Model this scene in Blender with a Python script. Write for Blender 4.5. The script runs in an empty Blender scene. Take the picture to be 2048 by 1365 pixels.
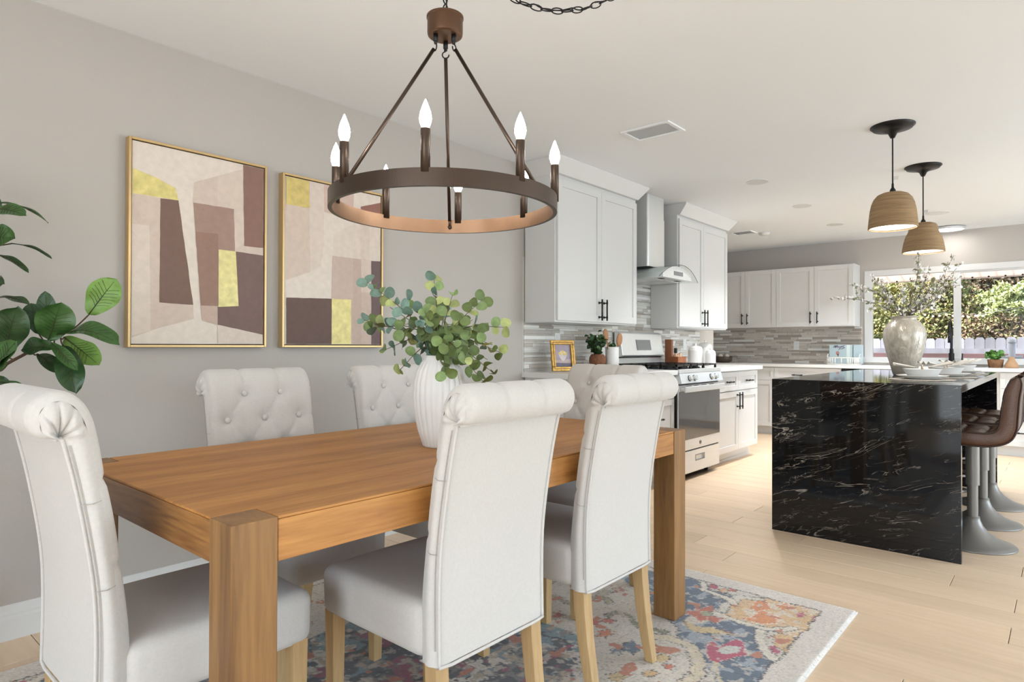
import bpy, bmesh, math, random
import numpy as np
from mathutils import Vector, Matrix
random.seed(7)
PI = math.pi
SC = bpy.context.scene
COL = SC.collection

# ------------------------------------------------------------------ camera
FPX, TH, PIT, ROL, CAMH = 1272.1, math.radians(41.062), math.radians(.4435), math.radians(.1469), 1.13
DW, HC, YF = -3.06, 2.484, 8.93            # dining wall plane, ceiling height, far wall plane
s_, c_ = math.sin(TH), math.cos(TH)
fw = Vector((-s_*math.cos(PIT), c_*math.cos(PIT), math.sin(PIT)))
r0 = Vector((c_, s_, 0)); u0 = r0.cross(fw)
rt = r0*math.cos(ROL) + u0*math.sin(ROL); up = -r0*math.sin(ROL) + u0*math.cos(ROL)
cam = bpy.data.cameras.new('camera'); cam.sensor_width = 36; cam.lens = FPX/2048*36; cam.clip_start = .05; cam.clip_end = 200
cob = bpy.data.objects.new('camera', cam); COL.objects.link(cob)
mw = Matrix((rt, up, -fw)).transposed().to_4x4(); mw.translation = (0, 0, CAMH); cob.matrix_world = mw
SC.camera = cob
def at(px, py, d=None, X=None, Y=None, Z=None):
    """world point seen at photo pixel (px,py) at depth d or on a plane"""
    v = fw + rt*((px-1024)/FPX) + up*(-(py-682.5)/FPX)
    if X is not None: d = X/v.x
    elif Y is not None: d = Y/v.y
    elif Z is not None: d = (Z-CAMH)/v.z
    return Vector((0, 0, CAMH)) + v*d

# ------------------------------------------------------------------ view, world, sun, daylight
SC.view_settings.view_transform = 'Standard'; SC.view_settings.look = 'None'
SC.view_settings.gamma = 1; SC.view_settings.use_curve_mapping = False
SC.view_settings.exposure = 0.18
SC.cycles.use_denoising = True
SC.cycles.max_bounces = 7; SC.cycles.diffuse_bounces = 4; SC.cycles.glossy_bounces = 3; SC.cycles.transparent_max_bounces = 10
SC.cycles.use_adaptive_sampling = True; SC.cycles.adaptive_threshold = .03
SC.cycles.sample_clamp_indirect = 6.0
SC.cycles.caustics_reflective = False; SC.cycles.caustics_refractive = False
wld = bpy.data.worlds.new('world'); SC.world = wld; wld.use_nodes = True
wn = wld.node_tree; bg = wn.nodes['Background']
sky = wn.nodes.new('ShaderNodeTexSky'); sky.sky_type = 'NISHITA'; sky.sun_disc = False
sky.sun_elevation = math.radians(42); sky.sun_rotation = math.radians(250); sky.air_density = 1.0; sky.dust_density = 1.5
wn.links.new(sky.outputs[0], bg.inputs[0]); bg.inputs[1].default_value = .6
def lamp(name, typ, loc, direction, energy, rect=None, color=(1, 1, 1), **k):
    l = bpy.data.lights.new(name, typ); l.energy = energy; l.color = color
    if rect: l.shape = 'RECTANGLE'; l.size, l.size_y = rect
    for a, b in k.items(): setattr(l, a, b)
    o = bpy.data.objects.new(name, l); COL.objects.link(o); o.location = loc
    o.rotation_euler = Vector(direction).to_track_quat('-Z', 'Y').to_euler()
    return o
lamp('sun', 'SUN', (0, 0, 9), (.38, .46, -.80), 13, color=(1, .94, .82), angle=math.radians(.6))
# area lamps added as daylight at assumed openings in the unseen walls
DAY = (.80, .91, 1.0)
lamp('added_daylight_back', 'AREA', (.35, -2.66, 1.12), (0, 1, 0), 84, (3.4, 2.0), DAY)
lamp('added_daylight_side', 'AREA', (3.46, 1.5, 1.12), (-1, 0, 0), 30, (3.6, 2.0), DAY)
lamp('added_daylight_kitchen', 'AREA', (3.46, 6.1, 1.12), (-1, 0, 0), 140, (3.6, 2.0), DAY)

# ------------------------------------------------------------------ materials
MATS = {}
def srgb(r, g, b):
    f = lambda v: (v/255/12.92) if v/255 <= .04045 else ((v/255+.055)/1.055)**2.4
    return (f(r), f(g), f(b))
def mat(name, col, rough=.5, metal=0., spec=None, bump=None, vary=None, emit=None, trans=0., alpha=1., ior=None, coat=0., sheen=0., rnd=None):
    """col linear rgb. bump=(scale,strength[,stretch]); vary=(scale,amount[,stretch]) brightness noise; rnd=per-object brightness"""
    if name in MATS: return MATS[name]
    m = bpy.data.materials.new(name); m.use_nodes = True; nt = m.node_tree; b = nt.nodes['Principled BSDF']; N = nt.nodes.new; Lk = nt.links.new
    b.inputs['Base Color'].default_value = (*col, 1); b.inputs['Roughness'].default_value = rough; b.inputs['Metallic'].default_value = metal
    if spec is not None: b.inputs['Specular IOR Level'].default_value = spec
    if ior: b.inputs['IOR'].default_value = ior
    b.inputs['Coat Weight'].default_value = coat
    if sheen: b.inputs['Sheen Weight'].default_value = sheen; b.inputs['Sheen Roughness'].default_value = .5
    if trans: b.inputs['Transmission Weight'].default_value = trans
    if emit: b.inputs['Emission Color'].default_value = (*emit[0], 1); b.inputs['Emission Strength'].default_value = emit[1]
    def noise(sc, st=None, det=4):
        tc = N('ShaderNodeTexCoord'); mp = N('ShaderNodeMapping'); n = N('ShaderNodeTexNoise')
        n.inputs['Scale'].default_value = sc; n.inputs['Detail'].default_value = det
        if st: mp.inputs['Scale'].default_value = st
        Lk(tc.outputs['Object'], mp.inputs[0]); Lk(mp.outputs[0], n.inputs['Vector']); return n
    last = None
    if vary:
        n = noise(vary[0], vary[2] if len(vary) > 2 else None)
        mr = N('ShaderNodeMapRange'); mr.inputs['From Min'].default_value = .3; mr.inputs['From Max'].default_value = .7
        mr.inputs['To Min'].default_value = 1-vary[1]; mr.inputs['To Max'].default_value = 1+vary[1]; Lk(n.outputs[0], mr.inputs[0]); last = mr.outputs[0]
    if rnd:
        oi = N('ShaderNodeObjectInfo'); mr = N('ShaderNodeMapRange'); mr.inputs['To Min'].default_value = 1-rnd; mr.inputs['To Max'].default_value = 1+rnd
        Lk(oi.outputs['Random'], mr.inputs[0])
        if last is None: last = mr.outputs[0]
        else:
            mu = N('ShaderNodeMath'); mu.operation = 'MULTIPLY'; Lk(last, mu.inputs[0]); Lk(mr.outputs[0], mu.inputs[1]); last = mu.outputs[0]
    if last is not None:
        mx = N('ShaderNodeVectorMath'); mx.operation = 'SCALE'; mx.inputs[0].default_value = col; Lk(last, mx.inputs['Scale']); Lk(mx.outputs[0], b.inputs['Base Color'])
    if bump:
        n = noise(bump[0], bump[2] if len(bump) > 2 else None, 3); bp = N('ShaderNodeBump'); bp.inputs['Strength'].default_value = bump[1]; bp.inputs['Distance'].default_value = .01
        Lk(n.outputs[0], bp.inputs['Height']); Lk(bp.outputs[0], b.inputs['Normal'])
    MATS[name] = m; return m
def wood(name, cA, cB, axis=1, scale=9., rough=.4, rnd=0., ring=.55, bump=.15):
    """grain running along the given object axis"""
    if name in MATS: return MATS[name]
    m = bpy.data.materials.new(name); m.use_nodes = True; nt = m.node_tree; b = nt.nodes['Principled BSDF']; N = nt.nodes.new; Lk = nt.links.new
    tc = N('ShaderNodeTexCoord'); oi = N('ShaderNodeObjectInfo'); ad = N('ShaderNodeVectorMath'); ad.operation = 'ADD'
    sc = N('ShaderNodeVectorMath'); sc.operation = 'SCALE'; sc.inputs[0].default_value = (13, 29, 7); Lk(oi.outputs['Random'], sc.inputs['Scale'])
    Lk(tc.outputs['Object'], ad.inputs[0]); Lk(sc.outputs[0], ad.inputs[1])
    mp = N('ShaderNodeMapping'); v = [1, 1, 1]; v[axis] = .07; mp.inputs['Scale'].default_value = v; Lk(ad.outputs[0], mp.inputs[0])
    n1 = N('ShaderNodeTexNoise'); n1.inputs['Scale'].default_value = scale; n1.inputs['Detail'].default_value = 6; n1.inputs['Distortion'].default_value = .6; Lk(mp.outputs[0], n1.inputs['Vector'])
    n2 = N('ShaderNodeTexNoise'); n2.inputs['Scale'].default_value = scale*9; n2.inputs['Detail'].default_value = 3; Lk(mp.outputs[0], n2.inputs['Vector'])
    mm = N('ShaderNodeMix'); mm.inputs[0].default_value = 1-ring; Lk(n1.outputs[0], mm.inputs[2]); Lk(n2.outputs[0], mm.inputs[3])
    cr = N('ShaderNodeValToRGB'); cr.color_ramp.elements[0].position = .34; cr.color_ramp.elements[1].position = .65
    cr.color_ramp.elements[0].color = (*cB, 1); cr.color_ramp.elements[1].color = (*cA, 1); Lk(mm.outputs[0], cr.inputs[0]); out = cr.outputs[0]
    if rnd:
        mr = N('ShaderNodeMapRange'); mr.inputs['To Min'].default_value = 1-rnd; mr.inputs['To Max'].default_value = 1+rnd; Lk(oi.outputs['Random'], mr.inputs[0])
        vm = N('ShaderNodeVectorMath'); vm.operation = 'SCALE'; Lk(out, vm.inputs[0]); Lk(mr.outputs[0], vm.inputs['Scale']); out = vm.outputs[0]
    Lk(out, b.inputs['Base Color']); b.inputs['Roughness'].default_value = rough
    if bump:
        bp = N('ShaderNodeBump'); bp.inputs['Strength'].default_value = bump; bp.inputs['Distance'].default_value = .002; Lk(mm.outputs[0], bp.inputs['Height']); Lk(bp.outputs[0], b.inputs['Normal'])
    MATS[name] = m; return m
def marble():
    m = bpy.data.materials.new('black_marble'); m.use_nodes = True; nt = m.node_tree; b = nt.nodes['Principled BSDF']; N = nt.nodes.new; Lk = nt.links.new
    tc = N('ShaderNodeTexCoord'); mp = N('ShaderNodeMapping'); mp.vector_type = 'TEXTURE'; mp.inputs['Rotation'].default_value = (0, math.radians(-18), 0); mp.inputs['Scale'].default_value = (1/.7, 1, 1/2.9); Lk(tc.outputs['Object'], mp.inputs[0])
    acc = None
    for scl, dist, wd, amt, off in ((2.6, 1.3, .0085, 1., 0), (5.2, 1.2, .010, .8, 5.), (11., 1.0, .016, .4, 11.)):
        o = N('ShaderNodeVectorMath'); o.operation = 'ADD'; o.inputs[1].default_value = (off, off, off); Lk(mp.outputs[0], o.inputs[0])
        n = N('ShaderNodeTexNoise'); n.inputs['Scale'].default_value = scl; n.inputs['Detail'].default_value = 5; n.inputs['Distortion'].default_value = dist; Lk(o.outputs[0], n.inputs['Vector'])
        s = N('ShaderNodeMath'); s.operation = 'SUBTRACT'; s.inputs[1].default_value = .5; Lk(n.outputs[0], s.inputs[0])
        a = N('ShaderNodeMath'); a.operation = 'ABSOLUTE'; Lk(s.outputs[0], a.inputs[0])
        r = N('ShaderNodeMapRange'); r.inputs['From Min'].default_value = 0; r.inputs['From Max'].default_value = wd; r.inputs['To Min'].default_value = 1; r.inputs['To Max'].default_value = 0; Lk(a.outputs[0], r.inputs[0])
        k = N('ShaderNodeTexNoise'); k.inputs['Scale'].default_value = scl*1.1; k.inputs['Detail'].default_value = 2
        o2 = N('ShaderNodeVectorMath'); o2.operation = 'ADD'; o2.inputs[1].default_value = (off+40, off, 3); Lk(mp.outputs[0], o2.inputs[0]); Lk(o2.outputs[0], k.inputs['Vector'])
        kr = N('ShaderNodeMapRange'); kr.inputs['From Min'].default_value = .53; kr.inputs['From Max'].default_value = .68; kr.inputs['To Max'].default_value = amt; Lk(k.outputs[0], kr.inputs[0])
        mu = N('ShaderNodeMath'); mu.operation = 'MULTIPLY'; Lk(r.outputs[0], mu.inputs[0]); Lk(kr.outputs[0], mu.inputs[1])
        if acc is None: acc = mu.outputs[0]
        else:
            mxm = N('ShaderNodeMath'); mxm.operation = 'MAXIMUM'; Lk(acc, mxm.inputs[0]); Lk(mu.outputs[0], mxm.inputs[1]); acc = mxm.outputs[0]
    mx = N('ShaderNodeMix'); mx.data_type = 'RGBA'; mx.inputs[6].default_value = (.0055, .0055, .006, 1); mx.inputs[7].default_value = (.42, .37, .31, 1); Lk(acc, mx.inputs[0]); Lk(mx.outputs[2], b.inputs['Base Color'])
    b.inputs['Roughness'].default_value = .05; b.inputs['Specular IOR Level'].default_value = .36
    MATS['black_marble'] = m; return m

M_wall = mat('taupe_wall_paint', (.492, .461, .430), .75, bump=(55, .10), vary=(1.2, .015))
M_ceil = mat('ceiling_paint', (.90, .925, .945), .85, bump=(45, .08))
M_trim = mat('white_trim_paint', (.74, .74, .735), .35)
M_cab = mat('white_cabinet_paint', (.70, .70, .695), .33, vary=(1.5, .01))
M_black = mat('matte_black_metal', (.012, .012, .013), .38, .4)
M_blackpl = mat('black_enamel', (.008, .008, .009), .22)
M_linen = mat('cream_linen', (.585, .553, .52), .92, bump=(420, .10), vary=(150, .03), sheen=.25)
M_seam = mat('linen_seam_shadow', (.42, .38, .34), .95, vary=(90, .05))  # darker linen, shade of seams and creases put into the colour
M_oak = wood('oak_leg_wood', (.52, .345, .165), (.40, .25, .11), axis=2, scale=14, rough=.5)
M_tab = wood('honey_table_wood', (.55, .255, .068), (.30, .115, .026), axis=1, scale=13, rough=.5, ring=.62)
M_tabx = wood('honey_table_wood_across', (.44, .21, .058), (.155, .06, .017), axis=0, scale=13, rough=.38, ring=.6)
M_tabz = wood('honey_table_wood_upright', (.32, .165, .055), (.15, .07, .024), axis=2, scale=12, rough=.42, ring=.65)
M_floor = wood('pale_oak_plank', (.85, .645, .45), (.73, .54, .362), axis=0, scale=5, rough=.36, rnd=.055, ring=.5, bump=.05)
M_joint = mat('floor_joint', (.30, .21, .13), .7, vary=(20, .05))
M_brz = mat('brushed_bronze', (.085, .060, .046), .36, .8, bump=(300, .05, (1, 1, .05)))
M_brzin = mat('copper_bronze', (.30, .18, .11), .36, .85, vary=(40, .05))
M_steel = mat('stainless_steel', (.80, .82, .82), .36, .7, vary=(60, .02, (1, 1, .03)))
M_steelm = mat('satin_steel', (.76, .78, .79), .36, .6, vary=(60, .02, (.05, 1, 1)))
M_glassdark = mat('oven_glass', (.018, .018, .02), .06, 0., spec=.8)
M_quartz = mat('white_quartz', (.80, .79, .77), .22, vary=(6, .02))
M_gold = mat('pale_gold_frame', (.60, .42, .20), .38, .55, bump=(90, .05))
M_marble = marble()
def thin_glass(name, tint, refl, flat=None):
    m = bpy.data.materials.new(name); m.use_nodes = True; nt = m.node_tree; nt.nodes.remove(nt.nodes['Principled BSDF']); N = nt.nodes.new; Lk = nt.links.new
    t = N('ShaderNodeBsdfTransparent'); t.inputs[0].default_value = (*tint, 1); g = N('ShaderNodeBsdfGlossy'); g.inputs['Roughness'].default_value = .02
    f = N('ShaderNodeLayerWeight'); f.inputs[0].default_value = refl; mx = N('ShaderNodeMixShader'); (Lk(f.outputs['Fresnel'], mx.inputs[0]) if flat is None else setattr(mx.inputs[0], 'default_value', flat)); Lk(t.outputs[0], mx.inputs[1]); Lk(g.outputs[0], mx.inputs[2])
    Lk(mx.outputs[0], nt.nodes['Material Output'].inputs[0]); MATS[name] = m; return m
M_glass = thin_glass('window_glass', (.97, .98, .98), .12)
M_hglass = thin_glass('hood_glass', (.93, .95, .945), .03, .05)
M_leather = mat('brown_leather', (.105, .045, .024), .38, bump=(160, .12), vary=(12, .12))
M_leatherd = mat('brown_leather_piping', (.035, .014, .008), .45, bump=(160, .1))
M_stoolm = mat('pewter_stool_metal', (.215, .20, .18), .40, .35, bump=(200, .02))
M_rattan = mat('woven_seagrass', (.33, .215, .11), .8, bump=(70, .7, (.12, .12, 3.2)), vary=(60, .28, (.1, .1, 4)))
M_bulb = mat('lit_candle_bulb', (1, .93, .82), .3, emit=((1, .95, .88), 46))
M_lens = mat('lit_ceiling_lens', (1, 1, 1), .4, emit=((1, .98, .95), .8))
M_pend = mat('lit_pendant_diffuser', (1, 1, 1), .4, emit=((1, .97, .93), 3.2))
M_ceram = mat('white_ceramic', (.80, .785, .765), .42, vary=(9, .02))
M_wicker = mat('terracotta_weave', (.20, .075, .03), .7, bump=(110, .6), vary=(80, .25))
M_cut = mat('reddish_wood', (.27, .085, .028), .45, vary=(30, .15, (1, 1, .1)))
M_spoon = wood('spoon_wood', (.46, .22, .10), (.33, .15, .06), axis=2, scale=30, rough=.5)

# ------------------------------------------------------------------ mesh helpers
class MB:
    def __init__(s): s.v = []; s.f = []; s.mi = []; s.cur = 0
    def add(s, vs, fs):
        o = len(s.v); s.v += [tuple(v) for v in vs]
        for f in fs: s.f.append(tuple(o+i for i in f)); s.mi.append(s.cur)
        return s
    def box(s, a, b):
        (x0, y0, z0), (x1, y1, z1) = a, b
        return s.add([(x0, y0, z0), (x1, y0, z0), (x1, y1, z0), (x0, y1, z0), (x0, y0, z1), (x1, y0, z1), (x1, y1, z1), (x0, y1, z1)],
                     [(0, 3, 2, 1), (4, 5, 6, 7), (0, 1, 5, 4), (1, 2, 6, 5), (2, 3, 7, 6), (3, 0, 4, 7)])
    def prism(s, poly, lo, hi, axis=2):
        """polygon (2d) extruded along axis; 2d coords are the remaining axes in order"""
        n = len(poly)
        def P(p, h):
            q = list(p); q.insert(axis, h); return q
        vs = [P(p, lo) for p in poly] + [P(p, hi) for p in poly]
        fs = [tuple(range(n-1, -1, -1)), tuple(range(n, 2*n))] + [(i, (i+1) % n, n+(i+1) % n, n+i) for i in range(n)]
        return s.add(vs, fs)
    def lathe(s, prof, seg=24, c=(0, 0, 0), rib=None):
        """prof list of (r,z); rib(theta,z)->radius factor"""
        vs = []; fs = []; n = len(prof)
        for i in range(seg):
            t = 2*PI*i/seg
            for r, z in prof:
                k = rib(t, z) if rib else 1
                vs.append((c[0]+r*k*math.cos(t), c[1]+r*k*math.sin(t), c[2]+z))
        for i in range(seg):
            j = (i+1) % seg
            for k in range(n-1): fs.append((i*n+k, j*n+k, j*n+k+1, i*n+k+1))
        if prof[0][0] > 1e-6: fs.append(tuple(i*n for i in range(seg-1, -1, -1)))
        if prof[-1][0] > 1e-6: fs.append(tuple(i*n+n-1 for i in range(seg)))
        return s.add(vs, fs)
    def tube(s, pts, r, seg=8, closed=False, caps=True):
        pts = [Vector(p) for p in pts]; n = len(pts); rr = r if isinstance(r, (list, tuple)) else [r]*n
        vs = []; fs = []; prev = None
        for i, p in enumerate(pts):
            if closed: t = (pts[(i+1) % n]-pts[i-1])
            else: t = pts[min(i+1, n-1)]-pts[max(i-1, 0)]
            t = t.normalized() if t.length > 1e-9 else Vector((0, 0, 1))
            if prev is None: a = t.orthogonal().normalized()
            else:
                a = prev-t*prev.dot(t); a = a.normalized() if a.length > 1e-6 else t.orthogonal().normalized()
            prev = a; b = t.cross(a)
            for k in range(seg):
                w = 2*PI*k/seg; vs.append(p+(a*math.cos(w)+b*math.sin(w))*rr[i])
        m = n if closed else n-1
        for i in range(m):
            j = (i+1) % n
            for k in range(seg): l = (k+1) % seg; fs.append((i*seg+k, i*seg+l, j*seg+l, j*seg+k))
        if caps and not closed: fs += [tuple(range(seg-1, -1, -1)), tuple((n-1)*seg+k for k in range(seg))]
        return s.add(vs, fs)
    def grid(s, fn, nu, nv, flip=False):
        vs = [fn(i/nu, j/nv) for i in range(nu+1) for j in range(nv+1)]; fs = []
        for i in range(nu):
            for j in range(nv):
                a = i*(nv+1)+j; q = (a, a+nv+1, a+nv+2, a+1); fs.append(q[::-1] if flip else q)
        return s.add(vs, fs)
    def ball(s, c, r, seg=10, rings=6):
        if not isinstance(r, (tuple, list)): r = (r, r, r)
        prof = [(math.sin(PI*k/rings), -math.cos(PI*k/rings)) for k in range(rings+1)]
        o = len(s.v); s.lathe([(max(a, 1e-7), b) for a, b in prof], seg)
        for i in range(o, len(s.v)): x, y, z = s.v[i]; s.v[i] = (c[0]+x*r[0], c[1]+y*r[1], c[2]+z*r[2])
        return s
    def mesh(s, name, mats, smooth=False):
        me = bpy.data.meshes.new(name); me.from_pydata(s.v, [], s.f)
        for m in (mats if isinstance(mats, (list, tuple)) else [mats]): me.materials.append(m)
        if any(s.mi): me.polygons.foreach_set('material_index', s.mi)
        if smooth: me.polygons.foreach_set('use_smooth', [True]*len(s.f))
        me.update(); return me
    def build(s, name, mats, parent=None, smooth=False, bevel=0, loc=None, fix=False):
        me = s.mesh(name, mats, smooth)
        if fix or smooth:
            bm = bmesh.new(); bm.from_mesh(me); bmesh.ops.remove_doubles(bm, verts=bm.verts, dist=1e-6); bmesh.ops.recalc_face_normals(bm, faces=bm.faces); bm.to_mesh(me); bm.free()
        o = link(name, me, parent)
        if loc: o.location = loc
        if bevel:
            md = o.modifiers.new('bevel', 'BEVEL'); md.width = bevel; md.segments = 2; md.limit_method = 'ANGLE'; md.angle_limit = math.radians(40)
        return o
def link(name, me, parent=None):
    o = bpy.data.objects.new(name, me); COL.objects.link(o); o.parent = parent; return o
def autosmooth(o, ang=40):
    me = o.data; me.polygons.foreach_set('use_smooth', [True]*len(me.polygons)); me.set_sharp_from_angle(angle=math.radians(ang)); return o
def tag(o, label=None, cat=None, group=None, kind=None):
    for k, v in (('label', label), ('category', cat), ('group', group), ('kind', kind)):
        if v: o[k] = v
    return o
def thing(name, label, cat, loc=(0, 0, 0), rz=0, group=None):
    o = bpy.data.objects.new(name, None); o.empty_display_size = .05; COL.objects.link(o); o.location = loc; o.rotation_euler = (0, 0, rz)
    return tag(o, label, cat, group)
def copy_tree(o, parent=None):
    c = o.copy(); COL.objects.link(c); c.parent = parent
    for ch in KIDS.get(o.name, []): copy_tree(ch, c)
    return c
KIDS = {}
def index_tree(root):
    for o in bpy.data.objects:
        if o.parent: KIDS.setdefault(o.parent.name, [])
    for k in list(KIDS): KIDS[k] = [o for o in bpy.data.objects if o.parent and o.parent.name == k]
def box(name, a, b, m, parent=None, bevel=0): return MB().box(a, b).build(name, m, parent, bevel=bevel)
def catmull(P, n):
    P = [Vector(p) for p in P]; Q = [P[0]*2-P[1]]+P+[P[-1]*2-P[-2]]; out = []
    d = []
    for i in range(1, len(Q)-2):
        for k in range(24):
            t = k/24; a, b, c, e = Q[i-1], Q[i], Q[i+1], Q[i+2]
            d.append(.5*((2*b)+(c-a)*t+(2*a-5*b+4*c-e)*t*t+(3*b-a-3*c+e)*t**3))
    d.append(P[-1]); L = [0]
    for i in range(1, len(d)): L.append(L[-1]+(d[i]-d[i-1]).length)
    j = 0
    for i in range(n):
        s = L[-1]*i/(n-1)
        while j < len(L)-2 and L[j+1] < s: j += 1
        t = (s-L[j])/max(L[j+1]-L[j], 1e-9); out.append(d[j].lerp(d[j+1], min(1, t)))
    return out
def structure(o): o['kind'] = 'structure'; return o

# ================================================================== THE SETTING
def wall(name, a, b, m=M_wall): return structure(box(name, a, b, m))
T = .12
wall_left = wall('wall_left', (DW-T, -2.6, 0), (DW, 7.04, HC))
wall('wall_hall', (-4.52, 7.04, 0), (-4.4, YF+T, HC))
wall('wall_return', (-4.52, 6.92, 0), (DW-T, 7.04, HC))
def wall_with_holes(name, axis, plane, thick, u0, u1, holes):
    """wall in plane axis=plane..plane+thick from u0..u1, holes (ua,ub,za,zb)"""
    mb = MB(); us = sorted({u0, u1, *[h[0] for h in holes], *[h[1] for h in holes]})
    def put(ua, ub, za, zb):
        lo, hi = min(plane, plane+thick), max(plane, plane+thick)
        if axis == 0: mb.box((lo, ua, za), (hi, ub, zb))
        else: mb.box((ua, lo, za), (ub, hi, zb))
    for ua, ub in zip(us, us[1:]):
        hs = [h for h in holes if h[0] <= ua and h[1] >= ub]
        if not hs: put(ua, ub, 0, HC)
        else:
            h = hs[0]
            if h[2] > 0: put(ua, ub, 0, h[2])
            if h[3] < HC: put(ua, ub, h[3], HC)
    return structure(mb.build(name, M_wall))
WX0, WX1, WZ0, WZ1 = -1.907, .02, .965, 2.08
wall_far = wall_with_holes('wall_far', 1, YF, T, -4.52, 3.4, [(WX0, WX1, WZ0, WZ1)])
wall_with_holes('wall_back', 1, -2.6, -T, DW-T, 3.52, [(-1.4, 2.1, .02, 2.15)])
wall_with_holes('wall_right', 0, 3.4, T, -2.6, YF+T, [(-.35, 3.35, .02, 2.15), (4.2, 8.0, .02, 2.15)])
structure(box('ceiling', (-4.52, -2.72, HC), (3.52, YF+T, HC+.15), M_ceil))
def opening_frame(name, axis, plane, a, b, z0, z1, mull):
    mb = MB(); w = .05
    def put(ua, ub, za, zb):
        if axis == 0: mb.box((plane-.03, ua, za), (plane+.03, ub, zb))
        else: mb.box((ua, plane-.03, za), (ub, plane+.03, zb))
    put(a, b, z0, z0+w); put(a, b, z1-w, z1); put(a, a+w, z0, z1); put(b-w, b, z0, z1)
    for m in mull: put(m-w/2, m+w/2, z0, z1)
    return structure(mb.build(name, M_trim))
opening_frame('light_opening_1', 1, -2.66, -1.4, 2.1, .02, 2.15, [.35])  # frames of assumed openings in unseen walls, added to carry the daylight lamps
opening_frame('light_opening_2', 0, 3.46, -.35, 3.35, .02, 2.15, [1.5])
opening_frame('light_opening_3', 0, 3.46, 4.2, 8.0, .02, 2.15, [6.1])

# floor: a base with every plank in view laid on it
fl = structure(box('floor', (-4.52, -2.72, -.12), (3.52, YF+T, -.012), M_joint))
PW = .187
rest = MB(); nplank = 0; pcache = {}
def plank_mesh(L, Wd):
    k = (round(L, 3), round(Wd, 3))
    if k not in pcache:
        g, ch = .0012, .0012; mb = MB(); x0, x1, y0, y1 = g, L-g, g, Wd-g
        vs = [(x0, y0, -.012), (x1, y0, -.012), (x1, y1, -.012), (x0, y1, -.012), (x0, y0, -ch), (x1, y0, -ch), (x1, y1, -ch), (x0, y1, -ch), (x0+ch, y0+ch, 0), (x1-ch, y0+ch, 0), (x1-ch, y1-ch, 0), (x0+ch, y1-ch, 0)]
        fs = [(8, 9, 10, 11)]+[(i, (i+1) % 4, 4+(i+1) % 4, 4+i) for i in range(4)]+[(4+i, 4+(i+1) % 4, 8+(i+1) % 4, 8+i) for i in range(4)]
        pcache[k] = mb.add(vs, fs).mesh('plank', M_floor)
    return pcache[k]
rr = random.Random(3)
y = -2.72
while y < YF+T:
    yb = min(y+PW, YF+T); x = -4.52-rr.choice([0, .25, .5, .75, 1.0, 1.2])
    while x < 3.52:
        xa, xb = max(x, -4.52), min(x+1.45, 3.52)
        if xb-xa > .02:
            vis = y > .15 and xa < .15 and xb > -3.3
            if vis and nplank < 300:
                o = link('plank', plank_mesh(xb-xa, yb-y), fl); o.location = (xa, y, 0); nplank += 1
            else:
                rest.add([(xa+.001, y+.001, 0), (xb-.001, y+.001, 0), (xb-.001, yb-.001, 0), (xa+.001, yb-.001, 0)], [(0, 1, 2, 3)])
        x += 1.45
    y = yb
tag(rest.build('plank_field', M_floor, fl), kind='stuff')

# baseboards
def baseboard(name, pts):
    """profile swept along straight segment from a to b; inward normal n"""
    a, b, n = pts; prof = [(0, 0), (.016, 0), (.016, .082), (.012, .092), (.012, .100), (.007, .112), (.005, .128), (0, .132)]
    a, b, n = Vector(a), Vector(b), Vector(n); vs = [p+n*q[0]+Vector((0, 0, q[1])) for p in (a, b) for q in prof]; k = len(prof)
    fs = [(i, i+1, k+i+1, k+i) for i in range(k-1)]+[tuple(range(k)), tuple(range(2*k-1, k-1, -1))]
    return structure(MB().add(vs, fs).build(name, M_trim, fix=True))
baseboard('baseboard_left', ((DW, -2.6, 0), (DW, 3.62, 0), (1, 0, 0)))
baseboard('baseboard_back', ((DW, -2.6, 0), (-1.4, -2.6, 0), (0, 1, 0)))
baseboard('baseboard_right', ((3.4, 3.35, 0), (3.4, 4.2, 0), (-1, 0, 0)))

# ---- backsplash mosaics: single strip tiles stuck on the walls
TM = [mat('tile_pale_glass', (.70, .68, .645), .12, vary=(9, .03), rnd=.05), mat('tile_grey', (.50, .465, .425), .25, vary=(14, .05), rnd=.06),
      mat('tile_white', (.80, .785, .76), .10, rnd=.03), mat('tile_taupe', (.355, .31, .27), .35, vary=(20, .06), rnd=.08), mat('tile_beige', (.56, .505, .45), .4, vary=(20, .06), rnd=.06)]
M_grout = mat('grout', (.62, .59, .55), .8, vary=(40, .04))
tcache = {}
def tile_mesh(L, h, mi):
    k = (round(L, 2), round(h, 3), mi)
    if k not in tcache:
        L, h = k[0], k[1]; g, c, d = .0008, .0012, .008
        x0, x1, z0, z1 = g, L-g, g, h-g
        vs = [(x0, 0, z0), (x1, 0, z0), (x1, 0, z1), (x0, 0, z1), (x0, -d+c, z0), (x1, -d+c, z0), (x1, -d+c, z1), (x0, -d+c, z1), (x0+c, -d, z0+c), (x1-c, -d, z0+c), (x1-c, -d, z1-c), (x0+c, -d, z1-c)]
        fs = [(8, 9, 10, 11)]+[(i, (i+1) % 4, 4+(i+1) % 4, 4+i) for i in range(4)]+[(4+i, 4+(i+1) % 4, 8+(i+1) % 4, 8+i) for i in range(4)]
        tcache[k] = MB().add(vs, fs).mesh('tile', TM[mi])
    return tcache[k]
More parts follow.
